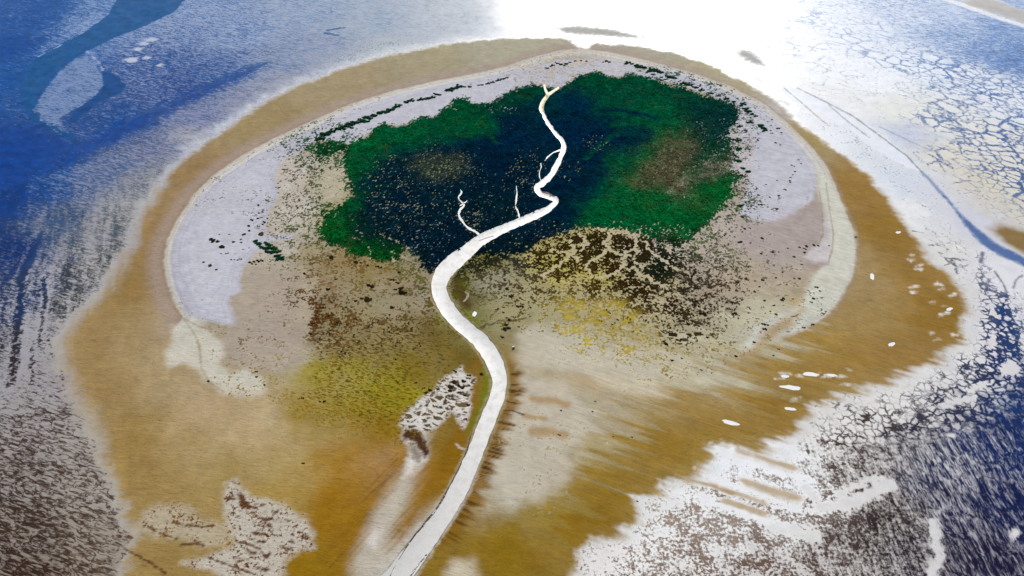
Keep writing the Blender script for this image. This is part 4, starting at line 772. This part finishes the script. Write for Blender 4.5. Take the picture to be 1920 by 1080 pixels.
drape(ribbon('mud_bar', [(898,452,1),(912,447,2),(926,443,1)], zc, simple_mat('grey_mud', alb((196, 190, 188)), .7, .2), 5, .3), .6)

POOL = simple_mat('pool_water', alb((246, 244, 240)), .35, .5)  # near-white base paints in the glisten of the pools
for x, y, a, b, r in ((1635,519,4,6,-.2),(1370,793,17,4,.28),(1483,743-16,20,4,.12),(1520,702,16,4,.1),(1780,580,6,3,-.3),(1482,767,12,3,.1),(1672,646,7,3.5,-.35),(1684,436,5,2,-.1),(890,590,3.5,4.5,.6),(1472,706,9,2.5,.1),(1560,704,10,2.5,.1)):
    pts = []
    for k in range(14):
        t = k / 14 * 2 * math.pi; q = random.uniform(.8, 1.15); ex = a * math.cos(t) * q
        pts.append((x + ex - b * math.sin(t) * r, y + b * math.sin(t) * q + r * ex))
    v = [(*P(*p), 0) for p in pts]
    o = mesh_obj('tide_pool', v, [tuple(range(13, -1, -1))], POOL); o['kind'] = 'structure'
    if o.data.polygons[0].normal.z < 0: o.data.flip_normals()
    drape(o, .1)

# ================================================================== plants
def veg_mat(name, colour_attr=False, c=(.03, .1, .04), c2=(.01, .04, .02)):
    mat = bpy.data.materials.new(name); g = G(nt(mat)); b = g.n('ShaderNodeBsdfPrincipled')
    pos = g.n('ShaderNodeNewGeometry').outputs['Position']
    if colour_attr:
        base = g.n('ShaderNodeAttribute', attribute_name='leaf').outputs['Color']
        f = g.rng(g.noise(pos, 1 / 6, 2), .3, .7, .7, 1.3)
        cc = g.n('ShaderNodeCombineColor'); [g.link(f, cc.inputs[i]) for i in range(3)]
        g.link(g.mixc(1.0, base, cc.outputs[0], 'MULTIPLY'), b.inputs['Base Color'])
    else:
        inf = g.n('ShaderNodeObjectInfo').outputs['Random']
        f = g.m('MULTIPLY_ADD', g.rng(g.noise(pos, 1 / 1.6, 2), .35, .65), .6, g.m('MULTIPLY', inf, .4))
        g.link(g.mixc(f, (*c2, 1), (*c, 1)), b.inputs['Base Color'])
    b.inputs['Roughness'].default_value = .9; b.inputs['Specular IOR Level'].default_value = 0.0
    o = g.n('ShaderNodeOutputMaterial'); g.link(b.outputs[0], o.inputs[0]); return mat

# the marsh itself: a dense cover nobody could count
def leaf_cloud(cx, cy, cz, rad, hgt, k, r):
    n = len(cx); tri = np.zeros((n, k, 3, 3))
    a = r.random((n, k)) * 2 * np.pi; q = np.sqrt(r.random((n, k)))
    bx = cx[:, None] + rad[:, None] * q * np.cos(a); by = cy[:, None] + rad[:, None] * q * np.sin(a)
    bz = cz[:, None] + hgt[:, None] * (1 - q * q) * (.55 + .45 * r.random((n, k)))
    s = rad[:, None] * (.35 + .3 * r.random((n, k)))
    for v in range(3):
        th = r.random((n, k)) * .9 + v * 2.09 + a
        tri[:, :, v, 0] = bx + s * np.cos(th); tri[:, :, v, 1] = by + s * np.sin(th); tri[:, :, v, 2] = bz + s * .45 * (r.random((n, k)) - .5)
    tri[..., 2] = np.maximum(tri[..., 2], cz[:, None, None] + .03)
    return tri.reshape(-1, 3)

def sample(A, x, y):
    i = np.clip(np.searchsorted(xs, x), 0, NX - 1); j = np.clip(np.searchsorted(ys, y), 0, NY - 1)
    return A[j, i]

def tri_object(name, co, mat, cols=None):
    n = len(co) // 3; me = bpy.data.meshes.new(name)
    me.vertices.add(n * 3); me.vertices.foreach_set('co', co.astype(np.float32).ravel())
    me.loops.add(n * 3); me.loops.foreach_set('vertex_index', np.arange(n * 3, dtype=np.int32))
    me.polygons.add(n); me.polygons.foreach_set('loop_start', np.arange(0, n * 3, 3, dtype=np.int32)); me.update(calc_edges=True)
    if cols is not None:
        a = me.attributes.new('leaf', 'FLOAT_COLOR', 'POINT'); a.data.foreach_set('color', np.hstack([cols, np.ones((len(cols), 1))]).astype(np.float32).ravel())
    me.materials.append(mat); o = bpy.data.objects.new(name, me); COL.objects.link(o); return o

lo, hi = PA(mpoly).min(0), PA(mpoly).max(0)
N_ = 130000
cx = rng.uniform(lo[0], hi[0], N_); cy = rng.uniform(lo[1], hi[1], N_)
cov = sample(bias, cx, cy); ind = sample(dm, cx, cy); dcr = sample(dc - cw, cx, cy)
sn = fbm(cx, cy, 14, 2, 71)
keep = (ind > -4) & (dcr > 5) & (sample(dstr, cx, cy) > 5) & (cov > .6) & (rng.random(N_) < .75)
cx, cy = cx[keep], cy[keep]; print('marsh clumps', len(cx))
rad = rng.uniform(1.2, 2.7, len(cx)); hg = rng.uniform(.5, 1.6, len(cx)); big = rng.random(len(cx)) < .12; rad = np.where(big, rad * 1.6, rad); hg = np.where(big, hg * 2.4, hg)
KF = 7
co = leaf_cloud(cx, cy, sample(Z, cx, cy), rad, hg, KF, rng)
lc = sample(colB, cx, cy) * (rng.uniform(.7, 1.35, (len(cx), 1)) + .7 * fbm(cx, cy, 26, 4, 77)[:, None])
olv = np.clip(fbm(cx, cy, 40, 4, 79) * 1.6 - .25, 0, .7)[:, None] * (lc[:, 1:2] > .05); lc = lc * (1 - olv) + alb((62, 84, 30)) * olv
o = tri_object('salt_marsh', co, veg_mat('marsh_leaf', True), np.repeat(np.clip(lc, .0005, .5), KF * 3, axis=0))
o['kind'] = 'stuff'; o['label'] = 'dense emerald and dark navy salt marsh plants filling the middle of the island'; o['category'] = 'marsh'

# small plants thickly speckling the margins (beyond counting)
def scatter(name, polys, dens, colr, rr, label):
    allco = []; allc = []
    for pts, prob in polys:
        w = PA(pts); l, h = w.min(0), w.max(0); n = int((h[0] - l[0]) * (h[1] - l[1]) * dens)
        x = rng.uniform(l[0], h[0], n); y = rng.uniform(l[1], h[1], n)
        d = sample(sdf(pts, 60), x, y); nz = fbm(x, y, 24, 2, 81)
        k = (d + 12 * nz > 0) & (nz + rng.random(n) * .6 < prob) & (sample(dc - cw, x, y) > 3)
        x, y = x[k], y[k]
        r = rng.uniform(*rr, len(x)); co = leaf_cloud(x, y, sample(Z, x, y), r, r * .55, 9, rng)
        c = np.array([alb(q) for q in colr])[rng.integers(0, len(colr), len(x))] * rng.uniform(.7, 1.3, (len(x), 1))
        allco.append(co); allc.append(np.repeat(c, 27, axis=0))
    o = tri_object(name, np.vstack(allco), veg_mat(name + '_leaf', True), np.vstack(allc)); o['kind'] = 'stuff'; o['label'] = label; o['category'] = 'plants'
    return o
scatter('dune_plants', [([(590,245),(606,262),(600,300),(606,380),(600,440),(560,440),(500,440),(505,400),(525,380),(520,340),(535,300),(565,270)], .16), ([(1390,205),(1415,225),(1440,240),(1430,260),(1412,290),(1405,340),(1395,390),(1350,440),(1330,440),(1380,380),(1395,340),(1372,300),(1365,250)], .18), ([(1385,325),(1425,350),(1405,420),(1345,495),(1280,495),(1295,450),(1345,400)], .34), ([(1330,450),(1345,440),(1350,475),(1335,480)], .5)], .022, [(40,66,30), (78,72,46), (28,70,36), (92,82,58)], (1.0, 2.6), 'tiny grey green plants speckling the pale sand beside the green marsh')
scatter('hummock_plants', [([(1260,470),(1330,470),(1390,530),(1390,600),(1290,665),(1240,640),(1240,560)], .18), ([(600,560),(640,540),(700,580),(790,590),(830,640),(760,680),(640,680),(570,640)], .05), ([(870,470),(960,480),(1000,480),(940,520),(880,520)], .2), ([(1090,540),(1160,560),(1260,570),(1270,640),(1180,640),(1100,590)], .0), ([(930,530),(1000,540),(1010,600),(950,610),(920,580)], -.06)], .026, [(48,34,18), (62,46,24), (36,30,18)], (.9, 2.4), 'small dark brown tussocks thickly dotted around the yellow and brown marsh edge')

# ------------------------------------------------------------------ countable shrubs and tussocks
def shrub_mesh(name, seed, mat, squash):
    r = np.random.default_rng(seed)
    # a few overlapping crowns of small leaves over a woody base
    nb = 7; cxs = r.normal(0, .28, nb); cys = r.normal(0, .22, nb); rs = r.uniform(.25, .42, nb)
    co = leaf_cloud(cxs, cys, np.zeros(nb), rs, rs * squash * r.uniform(.7, 1.3, nb), 26, r)
    st = []
    for k in range(6):
        a = r.random() * 6.28; x, y = .25 * math.cos(a), .25 * math.sin(a)
        st += [(x * .2 - .02, y * .2, 0), (x * .2 + .02, y * .2, 0), (x, y, .3 * squash)]
    co = np.vstack([co, np.array(st)])
    n = len(co) // 3; me = bpy.data.meshes.new(name)
    me.from_pydata([tuple(v) for v in co], [], [(3 * i, 3 * i + 1, 3 * i + 2) for i in range(n)]); me.update(); me.materials.append(mat); return me
MG = veg_mat('shrub_green', False, alb((24, 78, 34)), alb((10, 44, 28)))
MD = veg_mat('tussock_dark', False, alb((64, 50, 28)), alb((26, 22, 12)))
MB = veg_mat('heath_brown', False, alb((100, 80, 46)), alb((56, 44, 26)))
meshes = {'g': [shrub_mesh('shrub', s, MG, .75) for s in (1, 2, 3)], 'd': [shrub_mesh('tussock', s, MD, .6) for s in (4, 5, 6)], 'b': [shrub_mesh('heath', s, MB, .6) for s in (7, 8)]}
NAME = {'g': 'shrub', 'd': 'tussock', 'b': 'heath_bush'}
CAT = {'g': 'shrub', 'd': 'tussock', 'b': 'bush'}
def plant(px, py, wpx, kind, label, group=None, stretch=None):
    me = random.choice(meshes[kind]); o = bpy.data.objects.new(NAME[kind], me); COL.objects.link(o)
    x, y = P(px, py); s = wpx * px_size(px, py) * (.78 if kind == 'g' else .68)
    z = float(sample(Z, np.array([x]), np.array([y]))[0])
    st = stretch if stretch else random.uniform(.75, 1.2)
    o.location = (x, y, z - .02); o.scale = (s, s * st, s * random.uniform(.5, .7)); o.rotation_euler = (0, 0, random.uniform(-.5, .5))
    o['label'] = label; o['category'] = CAT[kind]
    if group: o['group'] = group
    return o
def many(pts, kind, label, group, w=(4, 6)):
    for p in pts:
        plant(p[0], p[1], p[2] if len(p) > 2 else random.uniform(*w), kind, label, group)

ridge = [(602,261,13),(611,253,14),(622,248,12),(635,243,14),(649,238,13),(658,234,12),(667,231,13),(680,228,14),(691,222,13),(702,218,13),(713,213,13),(724,211,12),(733,207,11),(744,201,11),(751,198,9),(762,193,11),(771,190,10),(789,188,9),(796,187,8),(804,185.5,10),(811,184,10),(818,178,9),(824,179,9),(844,170,11),(851,167,10),(860,164,11),(871,164,8),(881,164,8),(898,161,5),(904,160.5,5),(915,158,6),(924,155.5,6),(935,151.6,8),(944,149,7),(951,146.7,7),(645,243,10),(660,241,9),(690,229,9)]
many(ridge, 'g', 'dark green shrub in the row along the upper left beach ridge', 'shrubs along the upper left beach ridge')
many([(1026,129,6),(1036,124,7),(1045,120,7),(1052,122,7),(1062,121,8),(1069,118,6),(1058,124,5)], 'g', 'grey green shrub in the small cluster at the top of the beach', 'shrubs at the top of the beach')
many([(1139,116,8),(1144,118,7),(1132,118,5),(1080,116,7),(1090,115,6),(1100,116,6)], 'b', 'low brown bush on the pale sand at the top of the beach', 'brown bushes at the top of the beach')
many([(1177,119,10),(1185,121,8),(1194,124,11),(1201,127,11),(1208,128,11),(1222,132,11),(1231,134,10),(1239,137,9),(1254,145,10),(1263,147,10),(1282,157,9),(1292,160,10),(1304,165,9),(1316,170,8),(1333,176,8),(1347,181,7),(1362,186,8),(1376,192,8),(1390,199,8),(1215,136,6),(1200,134,5),(1225,141,6),(1248,150,6),(1240,146,6)], 'g', 'dark green shrub in the row along the upper right beach ridge', 'shrubs along the upper right beach ridge')
many([(1394,196,8),(1398,205,9),(1403,210,10),(1410,215,9),(1417,219,6),(1406,231,9),(1388,238,8),(1385,264,9),(1375,263,7),(1385,280,9),(1384,303,10),(1393,317,10),(1403,323,11),(1398,246,6),(1388,387,8),(1378,293,7),(1390,330,8)], 'g', 'green shrub on the sand just right of the green marsh', 'shrubs right of the marsh')
plant(1430, 241, 12, 'g', 'largest dark shrub alone on the lavender sand of the right beach, nearest its top'); plant(1427, 236, 8, 'g', 'small dark shrub touching the top of the largest shrub on the right beach'); plant(1434, 246, 8, 'g', 'small dark shrub touching the bottom of the largest shrub on the right beach')
many([(1459,242,6),(1465,250,5),(1447,251,5),(1445,237,4),(1445,246,4),(1447,225,4),(1421,265,4),(1454,269,5),(1463,273,4)], 'd', 'small dark tussock on the upper part of the right white beach', 'tussocks on the upper right beach', (4, 5))
many([(1484,311,4),(1489,313,3),(1490,323,4),(1486,329,3.5),(1482,334,4),(1481,340,4.5),(1481,343,4),(1502,308,3.5),(1497,301,3.5),(1472,357,5),(1436,347,4),(1457,340,3.5)], 'd', 'tiny dark tussock in the loose line across the middle of the right white beach', 'tussocks across the right beach')
many([(1460,368,5),(1443,371,4),(1422,367,6),(1456,393,6),(1418,389,4)], 'd', 'small dark tussock on the lower part of the right white beach', 'tussocks on the lower right beach')
plant(1426, 385, 8, 'd', 'biggest black tussock on the lower end of the right white beach')
plant(1388, 455, 10, 'g', 'single grey green bush on pink sand below the right end of the marsh'); plant(1429, 448, 6, 'd', 'lone dark tussock at the lower edge of the lavender sand on the right'); plant(1604, 445, 5, 'd', 'lone black tussock on brown sand against the outer edge of the cream rim')
many([(1407,457,4),(1406,429,4),(1396,430,5)], 'd', 'tiny dark tussock on pink sand beside the single grey green bush', 'tussocks near the grey green bush')
many([(1499,465,5),(1512,463,6),(1526,461,6),(1534,462,5),(1554,462,4),(1509,468,6),(1508,475,5)], 'd', 'dark tussock in the short row across the pink sand tongue on the right', 'tussocks on the pink sand tongue')
many([(1449,474,7),(1427,477,6),(1407,487,5),(1489,483,7),(1460,474,4),(1477,467,4),(1504,498,6),(1399,524,8),(1384,531,9),(1430,526,8),(1499,524,7),(1490,524,5),(1455,522,6),(1475,535,5),(1425,539,5),(1415,548,6),(1381,546,7),(1404,502,5),(1467,512,5)], 'b', 'low brown bush scattered on the beige sand right of the hummocks', 'brown bushes on the beige sand')
many([(1531,540,6),(1537,547,4),(1525,561,6),(1521,568,5),(1486,562,4),(1466,564,7),(1469,561,6),(1433,565,5),(1451,574,5),(1372,568,7),(1403,588,4),(1455,591,5),(1444,585,4),(1508,615,5),(1524,609,6)], 'd', 'black tussock on the cream bars of the right shore', 'tussocks on the cream bars')
many([(1432,609,7),(1439,610.5,5),(1434,618,7)], 'd', 'black tussock of the trio beside the tan bay', 'trio of tussocks by the tan bay')
plant(1377, 589, 9, 'd', 'large black tussock at the right tip of the dark hummock field'); plant(1318, 590, 11, 'd', 'wide black tussock on beige sand below the right hummocks'); plant(1328, 599, 5, 'd', 'small black tussock just right of and below the wide black one')
many([(1414,642,5.5),(1460,655,4.5),(1450,667,4.5),(1380,668,6),(1260,676,6),(1278,672,4),(1249,645,8),(1245,640,6),(1315,694,4)], 'd', 'lone black tussock well spaced on the pale flats at the lower right shore', 'spaced tussocks on the lower right shore')
# left beach
plant(417, 464, 11, 'd', 'longest black shrub on the white sand of the left spit'); plant(399, 452, 11, 'd', 'leftmost black shrub of the short chain on the white left spit'); plant(408, 454, 7, 'd', 'middle black shrub of the short chain on the white left spit'); plant(438, 455, 6, 'd', 'small black tussock alone on white sand right of the short chain')
many([(452,450,4),(453,456,4),(452,487,5),(446,489,4),(440,488,3.5),(434,488,4),(430,441,3.5),(412,441,3.5),(424,477,3.5),(415,477,3.5),(428,476,3.5)], 'd', 'tiny dark tussock on the white sand of the left spit', 'tiny tussocks on the left spit')
plant(382, 493, 4.5, 'd', 'tiny dark tussock furthest to the left on the white spit'); plant(406, 507, 5, 'd', 'small dark tussock lowest on the white left spit'); plant(395, 499, 8, 'b', 'faint grey bush low on the white left spit')
many([(480,453,9),(485,458,10),(491,465,10),(502,459,12),(506,466,13),(502,473,11),(511,474,12),(521,473,11),(520,481,12),(526,485,11),(530,488,9),(516,467,9)], 'g', 'green shrub of the dense clump where the left spit meets the marsh', 'shrub clump on the left spit')
many([(469,493,6),(477,492,6),(485,491,8),(492,490,7),(473,496,5),(480,497,4)], 'd', 'dark tussock in the row along the lower edge of the left white sand', 'tussocks edging the left white sand')
plant(491, 440, 12, 'b', 'large brown bush on white sand above the left green clump'); plant(460, 441, 9, 'b', 'brown bush leaning down the white sand left of the large brown one')
many([(473,414,6),(484,411,5),(494,395,4),(496,418,6),(493,422,5),(502,411,4),(467,425,6),(485,386,5),(486,401,4),(491,409,4),(468,434,5)], 'd', 'small dark tussock on the white sand above the left green clump', 'tussocks above the left clump')
# centre left
plant(696, 538, 13, 'd', 'oval dark olive tussock on beige ground, upper of a pair left of the creek'); plant(689, 563, 14, 'd', 'large black oval tussock on beige ground, lowest big one left of the creek'); plant(752, 542, 10, 'd', 'dark olive tussock just above the largest one left of the creek bend'); plant(754, 550, 16, 'd', 'largest dark olive tussock left of the creek bend')
plant(678, 561, 6, 'd', 'small dark tussock at the left side of the large black oval one'); plant(667, 566, 6, 'd', 'small dark tussock furthest left of the large black oval one'); plant(737, 526, 8, 'd', 'dark tussock above the largest olive one, left of the creek bend'); plant(746, 532, 7, 'd', 'dark brown tussock between two others left of the creek bend')
many([(571,514,5),(630,525,6),(615,544,8),(742,544,6),(622,484,9),(668,493,9),(708,501,6),(714,503,6),(749,512,6),(583,627,6),(735,578,9),(690,499,5),(677,494,6)], 'd', 'small dark tussock on the tan ground below the left arm of the marsh', 'tussocks below the left marsh')
many([(481,697,5),(481,707,5),(496,722,5),(391,715,5)], 'd', 'black tussock spaced out on the cream lobe at the lower left', 'tussocks on the lower left cream lobe')
many([(568,747,5),(608,753,6),(600,753,4)], 'd', 'black tussock at the left end of the yellow marsh', 'tussocks in the yellow marsh')
plant(569, 869, 5, 'd', 'lone black tussock on the smooth orange flat at the lower left')
many([(880,704,7),(903,702,7),(852,717,9),(845,726,11),(867,727,8),(861,724,7),(869,715,9),(878,760,7),(873,786,6),(821,730,6),(806,732,8),(799,737,6),(795,728,5),(844,733,8),(854,697,7),(780,718,5),(863,737,5),(872,742,5)], 'd', 'dark tussock among the white salt crust left of the lower creek', 'tussocks in the white salt crust')
many([(971,576,7),(979,576,7),(973,614,4),(942,633,6),(944,587,5),(955,601,6),(930,582,4),(944,578,4),(995,578,4),(936,544,4),(947,527,5),(951,543,7),(958,557,9),(948,556,6)], 'd', 'dark tussock on the olive ground just right of the creek bend', 'tussocks right of the creek bend')
many([(949,610,7),(947,618,9),(954,616,8)], 'd', 'black tussock of the tight trio on pale sand right of the creek', 'trio of tussocks right of the creek')
many([(1049,816,5),(1052,770,3.5),(1111,772,3.5),(1116,753,3.5),(1150,819,3),(1185,820,3.5),(1195,940,4)], 'd', 'tiny lone black tussock on the tan flats right of the lower creek', 'lone tussocks on the tan flats')

# ------------------------------------------------------------------ small hut on the bank
hut = bpy.data.objects.new('hut', None); COL.objects.link(hut); hx, hy = P(963, 652)
hut.location = (hx, hy, float(sample(Z, np.array([hx]), np.array([hy]))[0])); hut.rotation_euler = (0, 0, .3)
hut['label'] = 'tiny hut with a white roof on the ochre bank right of the creek'; hut['category'] = 'hut'
def boxm(name, x0, x1, y0, y1, z0, z1, mat):
    v = [(x, y, z) for z in (z0, z1) for y in (y0, y1) for x in (x0, x1)]
    f = [(0, 2, 3, 1), (4, 5, 7, 6), (0, 1, 5, 4), (2, 6, 7, 3), (0, 4, 6, 2), (1, 3, 7, 5)]
    o = mesh_obj(name, v, f, mat); o.parent = hut; return o
boxm('wall', -2, 2, -1.5, 1.5, 0, 2.2, simple_mat('hut_wood', alb((120, 60, 44)), .8, .1))
ro = mesh_obj('roof', [(-2.3, -1.9, 2.1), (2.3, -1.9, 2.1), (2.3, 1.9, 2.1), (-2.3, 1.9, 2.1), (-2.3, 0, 3.2), (2.3, 0, 3.2)], [(0, 1, 5, 4), (2, 3, 4, 5), (0, 4, 3), (1, 2, 5), (0, 3, 2, 1)], simple_mat('hut_roof', alb((235, 232, 228)), .6, .3)); ro.parent = hut
boxm('door', -.5, .5, -1.56, -1.503, .02, 1.9, simple_mat('hut_door', alb((70, 40, 30)), .8, .1))

scene.render.engine = 'CYCLES'; scene.cycles.max_bounces = 3; scene.cycles.diffuse_bounces = 1; scene.cycles.glossy_bounces = 1
# ================================================================== light, sky, camera
gx, gy = P(1230, -40)
sv = np.array([gx, gy, H]); sv /= np.linalg.norm(sv)          # mirror direction of the glint
el = math.asin(sv[2]); az = math.atan2(sv[0], sv[1])
world = bpy.data.worlds.new('World'); scene.world = world; world.use_nodes = True
wt = world.node_tree; bgn = wt.nodes['Background']
sky = wt.nodes.new('ShaderNodeTexSky'); sky.sky_type = 'NISHITA'; sky.sun_disc = False
sky.sun_elevation = el; sky.sun_rotation = az; sky.altitude = 0; sky.air_density = 1.0; sky.dust_density = 1.0; sky.ozone_density = 1.2
wt.links.new(sky.outputs[0], bgn.inputs[0]); bgn.inputs[1].default_value = .09
L = bpy.data.lights.new('sun', 'SUN'); L.energy = 4.6; L.angle = math.radians(.53); L.color = (1.0, .965, .91)
so = bpy.data.objects.new('sun', L); COL.objects.link(so)
from mathutils import Vector
so.rotation_euler = Vector(tuple(sv)).to_track_quat('Z', 'Y').to_euler(); so.location = (0, 2000, 900)
cam = bpy.data.cameras.new('camera'); cam.sensor_width = 36; cam.lens = 18 / math.tan(math.radians(32.5)); cam.clip_start = 1; cam.clip_end = 120000
cm = bpy.data.objects.new('camera', cam); COL.objects.link(cm); cm.location = (0, 0, H); cm.rotation_euler = (math.pi / 2 - PITCH, 0, 0)
scene.camera = cm
scene.view_settings.view_transform = 'Standard'; scene.view_settings.look = 'None'; scene.view_settings.gamma = 1.0; scene.view_settings.exposure = .52
print('sun elevation', math.degrees(el), 'azimuth', math.degrees(az), 'objects', len(scene.objects))
